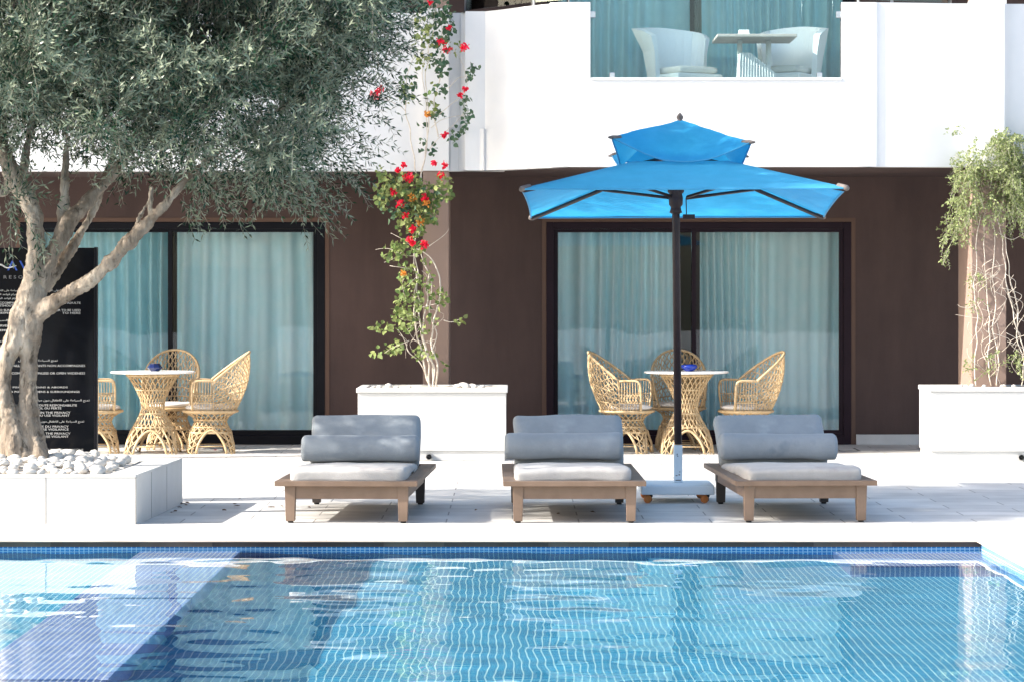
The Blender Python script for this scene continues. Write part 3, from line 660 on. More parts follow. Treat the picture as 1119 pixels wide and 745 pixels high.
def foliage(name, origins, dirs, lens, nleaf, leaf_len, leaf_w, mats, parent, r, spread=.9, droop=.3, stem_r=.0018, opp=True, stems=True, flat=False):
    """sprays of leaves along thin twigs; every leaf is its own folded blade"""
    n = len(origins)
    o = np.asarray(origins); d = np.asarray(dirs); d = d/np.linalg.norm(d, axis=1, keepdims=True); L = np.asarray(lens)[:, None]
    tt = (2*np.floor(np.arange(nleaf)/2)+1.2)/nleaf if flat else (np.arange(nleaf)+.6)/nleaf
    def pos(t): return o[:, None, :]+d[:, None, :]*(L[:, :, None]*t[None, :, None])+np.array([0, 0, -1.0])*(droop*L[:, :, None]*(t[None, :, None]**2))
    P = pos(tt).reshape(-1, 3)
    T = (d[:, None, :]+np.array([0, 0, -2*droop])*tt[None, :, None]).reshape(-1, 3); T /= np.linalg.norm(T, axis=1, keepdims=True)
    rv = r.normal(size=P.shape); side = np.cross(T, rv); side /= np.linalg.norm(side, axis=1, keepdims=True)
    if flat:                                           # leaves in opposite pairs, each pair turned a quarter
        sv = np.cross(d, r.normal(size=d.shape)); sv /= np.linalg.norm(sv, axis=1, keepdims=True); s90 = np.cross(d, sv)
        s2 = np.empty((n, nleaf, 3))
        for q in range(nleaf):
            base = sv if (q//2) % 2 == 0 else s90*.8+sv*.3
            s2[:, q] = base*(1 if q % 2 == 0 else -1)
        side = s2.reshape(-1, 3)+r.normal(size=P.shape)*.12; side /= np.linalg.norm(side, axis=1, keepdims=True); opp = False
    if opp:
        s2 = side.reshape(n, nleaf, 3); s2[:, 1::2] = -s2[:, 0:nleaf-(nleaf % 2):2][:, :s2[:, 1::2].shape[1]]+r.normal(size=s2[:, 1::2].shape)*.25; side = s2.reshape(-1, 3)
        side /= np.linalg.norm(side, axis=1, keepdims=True)
    D = T*r.uniform(.5, 1.0, (len(P), 1))+side*spread+r.normal(size=P.shape)*(.12 if flat else .22); D /= np.linalg.norm(D, axis=1, keepdims=True)
    W = np.cross(D, T+r.normal(size=P.shape)*.35); W /= np.linalg.norm(W, axis=1, keepdims=True)
    N = np.cross(D, W)
    ll = leaf_len*r.uniform(.65, 1.2, (len(P), 1)); ww = leaf_w*r.uniform(.8, 1.2, (len(P), 1))
    curl = r.uniform(-.12, .12, (len(P), 1))
    a = P; tip = P+D*ll+N*ll*curl; m1 = P+D*ll*.45
    l_ = m1+W*ww*.5+N*ww*.18; r_ = m1-W*ww*.5+N*ww*.18
    V = np.stack([a, r_, tip, l_], 1).reshape(-1, 3)
    k = len(P); base = np.arange(k)*4
    Fq = np.stack([base, base+1, base+2, base+3], 1); mi = np.zeros(k, dtype=np.int32)
    if stems:
        ts = np.array([0, .5, 1.0]); S = pos(ts); off = np.array([[1, 0, 0], [-.5, .87, 0], [-.5, -.87, 0]])*stem_r
        SV = (S[:, :, None, :]+off[None, None, :, :]).reshape(-1, 3)
        b0 = len(V)+np.arange(n)*9; q = []
        for seg in range(2):
            for j in range(3):
                j2 = (j+1) % 3; q.append(np.stack([b0+seg*3+j, b0+seg*3+j2, b0+seg*3+3+j2, b0+seg*3+3+j], 1))
        SF = np.concatenate(q); V = np.concatenate([V, SV]); Fq = np.concatenate([Fq, SF]); mi = np.concatenate([mi, np.ones(len(SF), dtype=np.int32)])
    ob = mesh_np(name, V, Fq, 4, mats, None, mi)
    if parent is not None: ob.parent = parent; ob.matrix_parent_inverse = Matrix.Translation(-Vector(parent.location))
    return ob
clumps = [(-275, 150, 36), (-335, 110, 38), (-225, 190, 26), (-390, 70, 36), (-130, 150, 46), (-200, 120, 62), (-280, 90, 62), (-230, 175, 40), (-340, 60, 55), (-330, 120, 40), (-420, 20, 50), (-150, 80, 60), (40, 55, 78), (130, 45, 78), (220, 55, 78), (300, 45, 66), (362, 28, 48), (405, 5, 32), (60, 118, 46), (128, 132, 46), (200, 140, 52), (262, 165, 42), (308, 168, 38),  # leading far-left entries are unseen, added to shade the trunk and loungers
          (334, 142, 32), (348, 92, 32), (320, 95, 46), (250, 100, 56), (6, 205, 18), (150, 178, 26), (228, 192, 26), (288, 200, 20), (322, 194, 16), (0, 90, 46), (170, 90, 50), (90, 85, 50),
          (385, 55, 24), (20, 150, 26), (100, 165, 22),
          (0, -70, 85), (120, -80, 85), (240, -70, 80), (335, -55, 66), (400, -50, 40), (60, -170, 85), (200, -170, 90), (310, -140, 60), (130, -250, 80), (-90, 20, 80), (-110, -80, 90), (-90, 110, 50), (-190, 40, 75), (-200, -90, 85),
          (-60, -190, 85), (-280, -20, 70), (-160, -180, 70), (-290, -110, 60), (20, -270, 70), (-40, 190, 18)]
def inside_gap(p):
    return mnoise.noise(Vector(p)*1.9+Vector((3.3, 0, 1.1)))
O = []; DD = []
for (u, v, rp) in clumps:
    vis = v > -100 and u > -60
    for dy, k in ((-1.35, .7), (-.75, .9), (-.1, 1.0), (.6, .95), (1.2, .7)):
        if rp < 30 and abs(dy) > .6: continue
        if (u, v) in ((-275, 150), (-335, 110), (-225, 190), (-390, 70)): dy += 2.9; k *= .8  # unseen clumps set further back, added to streak the paving with shade
        c = at(u+random.uniform(-12, 12), v+random.uniform(-8, 8), TY+dy+random.uniform(-.2, .2)); rr = rp*k*TY/F
        nn = int((250 if vis else 120)*(rr/.45)**2*(1.35 if dy < -.5 else 1)*(.45 if v < -130 else 1)*(.8 if v > 120 and u > 100 else 1))
        q = rng.normal(size=(nn, 3)); q /= np.linalg.norm(q, axis=1, keepdims=True)
        q = q*(rng.uniform(.25, 1.0, (nn, 1))**.6)*rr*.92
        for w_ in q:
            p = np.array(c)+w_*np.array([1, .9, .85])
            if inside_gap(p) < (-.22 if v > 60 else -.5): continue
            if dy < -.5 and mnoise.noise(Vector(p)*2.9) < -.02: continue
            out = w_/(np.linalg.norm(w_)+1e-6)
            dv = out*.9+rng.normal(size=3)*.45+np.array([.22, -.15, .22]); O.append(p-dv/np.linalg.norm(dv)*.06); DD.append(dv)
# loose sprays reaching out past the crown
for (u, v, du, dv_) in [(392, 96, 1, .05), (398, 108, 1, .25), (405, 70, 1, .1), (380, 130, 1, .3), (372, 165, 1, .5), (378, 178, .8, .9), (360, 195, .7, .8), (345, 206, .8, .5), (300, 206, .8, .6), (268, 204, .7, .6), (240, 204, .6, .6),
                         (420, 40, 1, .1), (440, 22, 1, -.1), (385, 150, 1, .5), (350, 140, 1, .6), (395, 120, 1, -.2), (20, 222, .1, 1), (5, 228, 0, 1), (46, 260, 0, .9), (205, 218, .2, .9), (320, 208, .7, .6), (390, 85, 1, -.4), (410, 100, 1, .2), (425, 55, 1, .2), (360, 180, 1, .4), (335, 215, .8, .4)]:
    for j in range(5):
        p = at(u+random.uniform(-14, 8), v+random.uniform(-10, 8), TY-.3+random.uniform(-.5, .5))
        O.append(np.array(p)); DD.append(np.array([du, random.uniform(-.4, .4), -dv_])+rng.normal(size=3)*.3)
ln = rng.uniform(.18, .40, len(O))
crown = foliage('crown', O, DD, ln, 16, .057, .0125, [M['olive'], M['twig']], tree, rng, .85, .1, .0016, flat=True)
print('olive twigs', len(O))

# tall tree beside the hotel, outside the picture: its shade falls on the left end of the balcony
st_ = tag(empty('shade_tree', (-8.3, 26.4, 0)), 'tall leafy tree beside the left end of the hotel', 'tree')
b = MB(); b.tube(interp([(-8.3, 26.4, 0), (-8.25, 26.45, 3), (-8.2, 26.6, 6), (-8.2, 26.7, 8.2)], 5), [.16-.0055*i for i in range(16)], 10); sub(b, 'trunk', M['bark'], st_, smooth=True)
O = []; DD = []
for _ in range(2600):
    q = rng.normal(size=3); q /= np.linalg.norm(q); q *= rng.uniform(.2, 1)**.5*(1+.15*math.sin(q[0]*7+q[2]*5))
    O.append(np.array([-8.3, 26.85, 8.35])+q*np.array([1.4, .88, 1.6])); DD.append(q+rng.normal(size=3)*.5)
foliage('crown', O, DD, rng.uniform(.2, .4, len(O)), 9, .10, .045, [M['olive'], M['twig']], st_, rng, .8, .3)

# ------------------------------------------------------------------ sign behind the tree
SY = 21.66
sx1 = X(106, SY); sx0 = sx1-1.24; szt = Z(271, SY)
sg = tag(empty('pool_rules_sign', ((sx0+sx1)/2, SY, 0)), 'tall glossy black notice board with white writing behind the olive trunk', 'sign')
b = MB(); b.box(sx0, sx1-.022, SY, SY+.05, .03, szt); sub(b, 'panel', M['sign'], sg, bevel=.004)
b = MB(); b.box(sx1-.0215, sx1, SY-.006, SY+.056, .0, szt+.004); b.box(sx0-.022, sx0-.0005, SY-.006, SY+.056, .0, szt+.004); sub(b, 'side_rail', M['frame'], sg, bevel=.003)
FORMS = {'ا': 'ﺍﺎ', 'ب': 'ﺏﺐﺑﺒ', 'ت': 'ﺕﺖﺗﺘ', 'ة': 'ﺓﺔ', 'ج': 'ﺝﺞﺟﺠ', 'ح': 'ﺡﺢﺣﺤ', 'د': 'ﺩﺪ', 'ر': 'ﺭﺮ', 'س': 'ﺱﺲﺳﺴ', 'ص': 'ﺹﺺﺻﺼ', 'ط': 'ﻁﻂﻃﻄ', 'ع': 'ﻉﻊﻋﻌ', 'ف': 'ﻑﻒﻓﻔ', 'ق': 'ﻕﻖﻗﻘ', 'ك': 'ﻙﻚﻛﻜ', 'ل': 'ﻝﻞﻟﻠ', 'م': 'ﻡﻢﻣﻤ', 'ن': 'ﻥﻦﻧﻨ', 'ه': 'ﻩﻪﻫﻬ', 'و': 'ﻭﻮ', 'ي': 'ﻱﻲﻳﻴ', 'ى': 'ﻯﻰ'}
def shape(t):
    out = []
    for i, c in enumerate(t):
        if c not in FORMS: out.append(c); continue
        f = FORMS[c]; pj = i > 0 and t[i-1] in FORMS and len(FORMS[t[i-1]]) == 4; nj = i+1 < len(t) and t[i+1] in FORMS and len(f) == 4
        out.append(f[3] if pj and nj else f[2] if nj else f[1] if pj else f[0])
    return ''.join(reversed(out))
def text_mesh(s, size, bold=.0):
    cu = bpy.data.curves.new('writing', 'FONT'); cu.body = s; cu.size = size; cu.offset = bold; cu.resolution_u = 2; cu.extrude = .0008
    o = bpy.data.objects.new('writing', cu); C.objects.link(o)
    bpy.context.view_layer.update()
    dg = bpy.context.evaluated_depsgraph_get(); me = bpy.data.meshes.new_from_object(o.evaluated_get(dg))
    V = [v.co.copy() for v in me.vertices]; Fs = [tuple(p.vertices) for p in me.polygons]
    bpy.data.objects.remove(o); bpy.data.curves.remove(cu); bpy.data.meshes.remove(me); return V, Fs
def write(mb, s, u0, u1, v, cap):
    """one line of writing scaled to run from u0 to u1 with the given letter height (px in the photograph)"""
    try: V, Fs = text_mesh(s, 1.0, .004)
    except Exception: return
    if not V: return
    x0 = min(p.x for p in V); x1 = max(p.x for p in V); y0 = min(p.y for p in V); y1 = max(p.y for p in V)
    sx = (X(u1, SY)-X(u0, SY))/max(1e-6, x1-x0); sy = cap*SY/F/max(1e-6, y1-y0); bx = X(u0, SY); bz = Z(v, SY)-cap*SY/F/2
    mb.add([(bx+(p.x-x0)*sx, SY-.002+p.z, bz+(p.y-y0)*sy) for p in V], Fs)
tw = MB(); AR1 = shape('تمنع السباحة على الاطفال دون مرافق'); AR2 = shape('يرجى احترام قواعد المسبح'); AR3 = shape('تمنع السباحة على الاطفال')
LN = [(AR1, 30, 84, 318, 3.0), (AR1, -24, 30, 318, 3.0), (AR2, -10, 30, 322.3, 3.0), (AR2, -8, 30, 326.6, 3.0),
      ('LES ENFANTS DOIVENT ETRE ACCOMPAGNES', -55, 25, 331.2, 2.3), ('D\'UNE PERSONNE ADULTE', 40, 88, 331.2, 2.3), ('NO SWIMMING FOR CHILDREN WITHOUT ADULTS', -60, 30, 334.2, 2.3),
      ('POOL WILL BE OPEN FROM SUNRISE TO SUNSET ONLY', -70, 30, 339.2, 2.3), ('SHOWER TO BE USED', 50, 88, 339.2, 2.3), ('BEFORE BATHING, TO BE RESPECTED', -50, 20, 342.2, 2.3), ('TO HERE', 68, 88, 342.2, 2.3),
      (AR3, -35, 20, 350.5, 3.0), ('BAIGNADE AUTORISEE SURVEILLEE', -50, 17, 356, 2.3), ('& SWIMMING', -18, 16, 361, 2.3), (AR3, -50, 3, 373, 2.8), ('DANS LE PORT', -30, 4, 378, 2.3),
      (AR3, 20, 63, 394, 3.2), ('SANS MAILLOT D\'ENFANTS NON ACCOMPAGNES', 0, 93, 399.2, 2.4), ('NO COMPANION UNLESS OR OPEN WIDENESS', 5, 93, 407.4, 2.4),
      ('PISCINE, JARDINS & ABORDS', 14, 74, 423, 2.4), ('NO POOLS, GARDENS & SURROUNDINGS', 8, 87, 427.8, 2.4), (AR1, 36, 98, 437.4, 3.4),
      ('LA DIRECTION DECLINE TOUTE RESPONSABILITE', -5, 84, 442.4, 2.3), ('EN CAS DE VOL OU PERTE', 18, 67, 445.6, 2.3), ('NOT RESPONSIBLE IN THE PRIVACY', 5, 77, 450.4, 2.3), ('FOR WHAT YOU USE VIGILANT', 14, 76, 453.5, 2.3),
      (AR1, 34, 92, 460.5, 3.2), ('LA RESPONSABILITE DU PRIVACY', 8, 75, 465.6, 2.3), ('ETRE SOUS VOTRE VIGILANCE', 14, 75, 468.7, 2.3), ('NOT RESPONSIBLE IN THE PRIVACY', 5, 77, 473.2, 2.3), ('FOR WHAT YOU USE VIGILANT', 14, 75, 476.5, 2.3),
      ('AUTOUR DE LA PISCINE', 50, 91, 491, 2.2)]
for l in LN: write(tw, *l)
sub(tw, 'writing', M['sign_white'], sg)
lg = MB(); write(lg, 'A', 8, 19, 290.5, 10.5); write(lg, 'V', 21, 32, 290.5, 10.5)
sub(lg, 'logo_letters', M['sign_blue'], sg)
lg = MB(); write(lg, 'R E S O R T', 4, 37, 303, 3.6); sub(lg, 'resort_lettering', M['sign_grey'], sg)
lg = MB(); lg.tube(interp([tuple(at(-6, 291, SY-.004)), tuple(at(1, 289.5, SY-.004)), tuple(at(8, 293, SY-.004)), tuple(at(18, 290.5, SY-.004))], 6), [.003, .004, .005, .006, .006, .007, .007, .007, .006, .006, .006, .005, .005, .005, .004, .004, .003, .003, .002], 5)
sub(lg, 'logo_wave', M['sign_white'], sg)

# ------------------------------------------------------------------ wicker furniture
def lattice_base(mb, prof, h, n_h, arch_h, arch_half=R(33), rt=.0055, feet=True):
    """hour-glass of crossed canes, four arches cut in its foot. prof: list of (z, r)"""
    zs = [p[0] for p in prof]; rs = [p[1] for p in prof]
    def rad(z): return float(np.interp(z, zs, rs))
    def hid(a, z):
        ph = (a+math.pi/4) % (math.pi/2)-math.pi/4
        return abs(ph) < arch_half and z < arch_h*math.sqrt(max(0, 1-(ph/arch_half)**2))
    def pt(a, z):
        r = rad(z); ph = (a+math.pi/4) % (math.pi/2)-math.pi/4
        k = max(0, 1-z/(arch_h*1.3)); sq = 1/max(math.cos(ph), .72)
        return (r*math.cos(a)*(1+k*(sq-1)), r*math.sin(a)*(1+k*(sq-1)), z)
    for sgn in (-1, 1):
        for i in range(n_h):
            a0 = 2*math.pi*i/n_h; run = []; K = 16
            for j in range(K+1):
                z = h*j/K; a = a0+sgn*(z/h)*R(105)
                if hid(a, z):
                    if len(run) > 1: mb.tube(run, rt, 4, False)
                    run = []
                else: run.append(pt(a, z))
            if len(run) > 1: mb.tube(run, rt, 4, False)
    for z, q in ((arch_h*1.12, .008), (h*.5, .009), (h*.8, .008), (h*.985, .011)):
        mb.tube([pt(2*math.pi*i/28, z) for i in range(28)], q, 5, closed=True)
    for f in range(4):
        mid_ = f*math.pi/2; arc = []
        for j in range(15):
            t = math.pi*j/14; ph = -arch_half*math.cos(t); arc.append(pt(mid_+ph, max(.004, arch_h*math.sin(t))))
        mb.tube(arc, .0125, 6)
        c = mid_+math.pi/4
        for s_ in (-1, 1):
            mb.tube([pt(c+s_*R(4), .003), pt(c+s_*R(6), arch_h*.6), pt(c+s_*R(12), arch_h*1.1)], .007, 5)
        mb.tube([pt(mid_-arch_half*.98, arch_h*.32), pt(mid_+arch_half*.98, arch_h*.32)], .006, 5)
def make_chair(m):
    t = empty('wicker_chair')
    b = MB(); lattice_base(b, [(0, .225), (.10, .225), (.20, .20), (.30, .155), (.345, .17), (.40, .25)], .40, 22, .225); b.build('base', m, t, smooth=True)
    s = MB(); s.lathe([(.05, .395), (.255, .397), (.262, .404), (.255, .411), (.05, .413)], 28); s.tube([(.262*math.cos(a), .262*math.sin(a), .405) for a in np.linspace(0, 2*math.pi, 28, endpoint=False)], .014, 6, closed=True)
    s.build('seat', m, t, smooth=True)
    c = MB(); prof = [(.01, 0), (.20, 0), (.235, .012), (.245, .026), (.23, .042), (.18, .052), (.01, .056)]; c.lathe(prof, 28, (0, 0, .414)); c.build('cushion', M['seat_cushion'], t, smooth=True)
    # back: surface between the seat rim and a leaning hoop
    bk = MB()
    def B(q): return Vector((-.25*math.cos(q), .25*math.sin(q), .415))
    def Tp(q): 
        c_ = max(0, math.cos(q)); return Vector((-.02-.36*c_**.9, .272*math.sin(q), .70+.275*c_**.85))
    def S(q, w_):
        p = B(q).lerp(Tp(q), w_); c_ = math.cos(q); p.x -= .05*math.sin(math.pi*w_)*c_; return p
    hoop = [Tp(R(-90)+R(180)*i/28) for i in range(29)]; bk.tube(hoop, .013, 6)
    for i in range(25):
        q = R(-88)+R(176)*i/24; bk.tube([S(q, w_/6) for w_ in range(7)], .0045, 4, False)
    for sgn in (-1, 1):
        for i in range(-8, 25):
            run = []
            for j in range(9):
                w_ = j/8; qq = R(-90)+R(180)*(i/16+sgn*.42*w_)
                if abs(qq) <= R(90): run.append(S(qq, w_))
            if len(run) > 2: bk.tube(run, .0045, 4, False)
    for w_ in (.18, .34, .5): bk.tube([S(R(-89)+R(178)*i/20, w_) for i in range(21)], .006, 5, False)
    bk.build('backrest', m, t, smooth=True)
    for sd in (-1, 1):
        a = MB()
        rail = interp([(-.02, sd*.272, .70), (.08, sd*.275, .705), (.155, sd*.27, .70), (.185, sd*.262, .66), (.188, sd*.245, .54), (.18, sd*.2, .415)], 4); a.tube(rail, .0115, 6)
        for i in range(8):
            xx = -.02+.185*i/7; yb_ = sd*math.sqrt(max(.0, .258**2-xx*xx)); a.tube([(xx, yb_, .415), (xx, sd*.272, .70)], .0045, 4, False)
        for zz in (.49, .57): a.tube([(-.03, sd*.262, zz), (.187, sd*.25, zz)], .0055, 4, False)
        for i in range(6): a.tube([(-.02+.03*i, sd*.258, .49), (.01+.03*i, sd*.262, .57)], .004, 4, False); a.tube([(.01+.03*i, sd*.258, .49), (-.02+.03*i, sd*.262, .57)], .004, 4, False)
        a.build('arm', m, t, smooth=True)
    return t
chair0 = make_chair(M['wicker']); used = [False]
def place_chair(u, y, rz, label):
    o = chair0 if not used[0] else copy_tree(chair0); used[0] = True
    o.location = (X(u, y), y, .001); o.rotation_euler = (0, 0, rz)
    return tag(o, label, 'chair', 'rattan armchairs around the two tables')
GY = 28.45
place_chair(230, GY, R(180+8), 'rattan armchair side on, between the navy bowl table and the dark wall')
place_chair(187, GY+.72, R(-90), 'rattan armchair facing out behind the table with the navy bowl')
place_chair(104, GY, R(8), 'rattan armchair half hidden by the black sign')
place_chair(685, GY, R(-14), 'sunlit rattan armchair side on, behind the middle lounger')
place_chair(742, GY+.72, R(-90), 'rattan armchair behind the table under the parasol, facing out')
place_chair(815, GY, R(180+14), 'rattan armchair side on, behind the lounger with a stained bolster')
def make_table(m):
    t = empty('rattan_table')
    b = MB(); lattice_base(b, [(0, .25), (.12, .245), (.24, .20), (.36, .13), (.44, .105), (.52, .12), (.62, .165), (.70, .21), (.765, .262)], .765, 26, .225, R(33), .006); b.build('base', m, t, smooth=True)
    p = MB(); p.lathe([(.395, 0), (.408, .004), (.41, .012), (.408, .018), (.40, .020)], 40, (0, 0, .772)); p.build('table_top', M['table_top'], t, smooth=False)
    return t
t1 = make_table(M['wicker']); t1.location = (X(167, GY-.05), GY-.05, .001)
tag(t1, 'round topped rattan table carrying a navy bowl, behind the tree planter', 'table', 'rattan tables with white tops')
t2 = copy_tree(t1); t2.location = (X(750, GY-.05), GY-.05, .001); tag(t2, 'round topped rattan table carrying a bright blue bowl behind the parasol pole', 'table')
def ashtray(u, m, label, wide):
    b = MB(); k = 8
    prof = [(.042, 0), (.072, .030), (.075, .036), (.055, .062), (.05, .066), (.05, .074), (.042, .074), (.04, .05)] if not wide else [(.035, 0), (.055, .012), (.082, .040), (.075, .062), (.06, .066), (.05, .05)]
    b.lathe(prof, k if not wide else 18)
    o = b.build('ashtray', m, None, smooth=wide, loc=(X(u, GY-.05), GY-.05, .7935)); return tag(o, label, 'ashtray')
ashtray(169, M['ashtray_dark'], 'faceted navy blue bowl on the rattan table left of the dark wall', False)
ashtray(753, M['ashtray'], 'bright blue glazed bowl on the rattan table by the parasol pole', True)

# ------------------------------------------------------------------ loungers
def make_lounger():
    t = empty('sun_lounger')
    W, L, H = .963, 2.08, .284
    f = MB(); bw = .105
    f.box(-W/2, W/2, 0, .085, H-.034, H); f.box(-W/2, W/2, L-.085, L, H-.034, H)
    f.box(-W/2, -W/2+bw, .0855, L-.0855, H-.034, H-.0005); f.box(W/2-bw, W/2, .0855, L-.0855, H-.034, H-.0005)
    f.build('frame', M['lounger'], t, bevel=.004)
    a = MB(); z0, z1 = H-.122, H-.0345
    a.box(-W/2+.135, W/2-.135, .055, .080, z0, z1); a.box(-W/2+.135, W/2-.135, L-.08, L-.055, z0, z1)
    a.box(-W/2+.072, -W/2+.095, .13, L-.13, z0, z1); a.box(W/2-.095, W/2-.072, .13, L-.13, z0, z1)
    for i in range(16): a.box(-W/2+.106, W/2-.106, .10+i*.118, .10+i*.118+.09, H-.06, H-.042)
    a.build('apron', M['lounger'], t, bevel=.003)
    for sx in (-1, 1):
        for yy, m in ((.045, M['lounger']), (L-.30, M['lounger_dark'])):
            l = MB(); cx = sx*(W/2-.100); tw_, bw_ = .037, .030
            y0, y1 = yy, yy+.075
            l.add([(cx-bw_, y0+.006, .012), (cx+bw_, y0+.006, .012), (cx+bw_, y1-.006, .012), (cx-bw_, y1-.006, .012), (cx-tw_, y0, H-.035), (cx+tw_, y0, H-.035), (cx+tw_, y1, H-.035), (cx-tw_, y1, H-.035)],
                  [(0, 3, 2, 1), (4, 5, 6, 7), (0, 1, 5, 4), (1, 2, 6, 5), (2, 3, 7, 6), (3, 0, 4, 7)])
            lo = l.build('leg', m, t, bevel=.003)
            if yy > 1: lo['label'] = 'dark rear leg'
            g = MB(); g.lathe([(.018, 0), (.02, .004), (.02, .0115)], 10, (cx, yy+.037, 0)); g.build('glide', M['glide'], lo)
    c = soft_box(.79, 1.46, .105, .035, 14, .012, 1, .006)
    for i, p in enumerate(c.v):                         # the seat sinks under the bolster
        k = max(0, min(1, (p[1]+.45)/.9)); c.v[i] = (p[0], p[1], p[2]-(.045*k if p[2] > .04 else 0))
    c.build('seat_cushion', M['cream'], t, smooth=True, loc=(-.005, .115+.73, H-.022))
    b = soft_box(.80, .46, .12, .045, 14, .012, 4, .007)
    b.xform(Matrix.Translation((0, 1.62, H-.01)) @ Matrix.Rotation(R(48), 4, 'X') @ Matrix.Translation((0, .20, 0)))
    b.build('back_cushion', M['slate'], t, smooth=True)
    bo = MB(); r = .099; hl = .428; prof = []
    for a_ in range(7): q = R(90*a_/6); prof.append((max(.004, r*.62+r*.38*math.sin(q)) if a_ else .004, -hl+r*.38*(1-math.cos(q))))
    for i in range(1, 10): prof.append((r*(1+.012*math.sin(i*2.1)), -hl+.04+(2*hl-.08)*i/10))
    for a_ in range(7): q = R(90-90*a_/6); prof.append((max(.004, r*.62+r*.38*math.sin(q)) if a_ < 6 else .004, hl-r*.38*(1-math.cos(q))))
    bo.lathe(prof, 28); bo.xform(Matrix.Rotation(R(90), 4, 'Y'))
    bo.v = [(p[0], p[1]+.004*mnoise.noise(Vector(p)*4), max(p[2], -.085)+.005*mnoise.noise(Vector(p)*5)) for p in bo.v]
    bo.build('bolster', M['slate'], t, smooth=True, loc=(.0, 1.50, H+.022+.105))
    st = MB(); st.box(-.36, .36, 1.80, 1.82, H-.03, H+.22); st.build('back_support', M['lounger_dark'], t)
    return t
lg0 = make_lounger()
for i, (u, off, rz, label) in enumerate(((378, .0, R(-2.0), 'lounger with bluish grey back cushion, the one nearest the tree planter'),
                                     (628, .0, R(.5), 'lounger with bluish grey back cushion standing between the other two'),
                                     (881, .06, R(2.2), 'lounger right of the parasol with a dark damp patch on its bolster'))):
    o = lg0 if i == 0 else copy_tree(lg0)
    o.location = (X(u, 19.72+off), 19.70+off, .001); o.rotation_euler = (0, 0, rz)
    tag(o, label, 'lounger', 'sun loungers along the pool edge')
    for ch in o.children:
        n0 = ch.name.split('.')[0]
        if n0 == 'bolster':
            ch.location.x += (-.03, -.005, .03)[i]; ch.location.z += (.012, .016, .012)[i]
            if i == 2:
                ch.data = ch.data.copy(); ch.data.materials[0] = M['slate_worn']; ch['label'] = 'bolster with a dark damp patch'
        if n0 in ('seat_cushion', 'bolster', 'back_cushion'):
            if ch.data.users > 1 or i == 0: ch.data = ch.data.copy()
            off = Vector((i*11.3, i*5.7, len(n0)))
            for v in ch.data.vertices:
                p = v.co
                dn = mnoise.noise(p*3.2+off)*.008+mnoise.noise(Vector((p.x*4, p.y*14, p.z*9))+off)*.004
                v.co = p+Vector((dn*.4, dn, dn))
        if n0 in ('seat_cushion', 'bolster', 'back_cushion'): ch.rotation_euler.z += R((.4, -.5, .6)[i])

# ------------------------------------------------------------------ parasol
UX, UY = 1.225, 22.0
um = tag(empty('patio_umbrella', (UX, UY-.08, 0)), 'square azure blue parasol with a vented top on a white wheeled base', 'umbrella')
def usub(mb, name, m, parent=None, **kw):
    o = mb.build(name, m, None, **kw); o.parent = parent or um
    if parent is None: o.matrix_parent_inverse = Matrix.Translation(-Vector(um.location))
    return o
tilt = Matrix.Translation((UX+.035, UY, 2.223)) @ Matrix.Rotation(R(-3.6), 4, 'X') @ Matrix.Rotation(R(-2.0), 4, 'Z')
HW = 1.155; rise = .40
def cz(t): return rise*(1-t)                                  # roof height at fraction t from apex to rim
cn = MB(); NS = 14
corners = [Vector((-1, -1, 0)), Vector((1, -1, 0)), Vector((1, 1, 0)), Vector((-1, 1, 0))]
t0 = .30
for s_ in range(4):
    A, B_ = corners[s_], corners[(s_+1) % 4]; vs = []
    for i in range(NS+1):
        t = t0+(1-t0)*i/NS
        for j in range(NS+1):
            w_ = j/NS; p = (A.lerp(B_, w_))*HW*t; sag = 4*w_*(1-w_)
            p = p*(1-.012*sag*t); p.z = cz(t)-.022*sag*t*math.sin(math.pi*min(1, (i/NS)*.9+.1))+(.007*mnoise.noise(p*3.1)+.004*mnoise.noise(Vector((p.x*9, p.y*9, s_))))*sag**.5
            vs.append(tuple(p))
    n = NS+1
    cn.add(vs, [(i*n+j, i*n+j+1, (i+1)*n+j+1, (i+1)*n+j) for i in range(NS) for j in range(NS)])
cn.xform(tilt); canopy = usub(cn, 'canopy', M['blue'], smooth=True)
hm = MB()
for s_ in range(4):
    A, B_ = corners[s_]*HW, corners[(s_+1) % 4]*HW; pts_ = []
    for j in range(NS+1): w_ = j/NS; p = A.lerp(B_, w_)*(1-.012*4*w_*(1-w_)); pts_.append((p.x, p.y, -.006))
    hm.tube(pts_, .007, 5)
hm.xform(tilt); usub(hm, 'hem', M['blue_lining'], canopy)
# vent cap: four drooping sails
vc = MB(); ap = Vector((0, 0, .630)); VW = .515
for s_ in range(4):
    A, B_ = corners[s_]*VW, corners[(s_+1) % 4]*VW
    A = Vector((A.x, A.y, (.440, .400, .41, .42)[s_])); B_ = Vector((B_.x, B_.y, (.400, .41, .42, .440)[s_])); vs = []
    for i in range(NS+1):
        t = i/NS
        for j in range(NS+1):
            w_ = j/NS; sag = 4*w_*(1-w_); e = A.lerp(B_, w_); e = Vector((e.x*(1-.13*sag), e.y*(1-.13*sag), e.z-.125*sag))
            p = ap.lerp(e, t); p.z += .03*math.sin(math.pi*t)*(-.15+.9*sag)-.035*t*t*sag+.010*mnoise.noise(p*5)+.004*mnoise.noise(p*16)
            vs.append(tuple(p))
    vc.add(vs, [(i*n+j, i*n+j+1, (i+1)*n+j+1, (i+1)*n+j) for i in range(NS) for j in range(NS)])
vh = MB(); rim_pts = []
for s_ in range(4):
    k0 = s_*(NS+1)**2+NS*(NS+1); rim_pts += [vc.v[k0+j] for j in range(NS)]
vh.tube(rim_pts, .006, 5, closed=True)
vc.xform(tilt); vcap = usub(vc, 'vent_canopy', M['blue'], smooth=True); vh.xform(tilt); usub(vh, 'hem', M['blue_lining'], vcap, smooth=True)
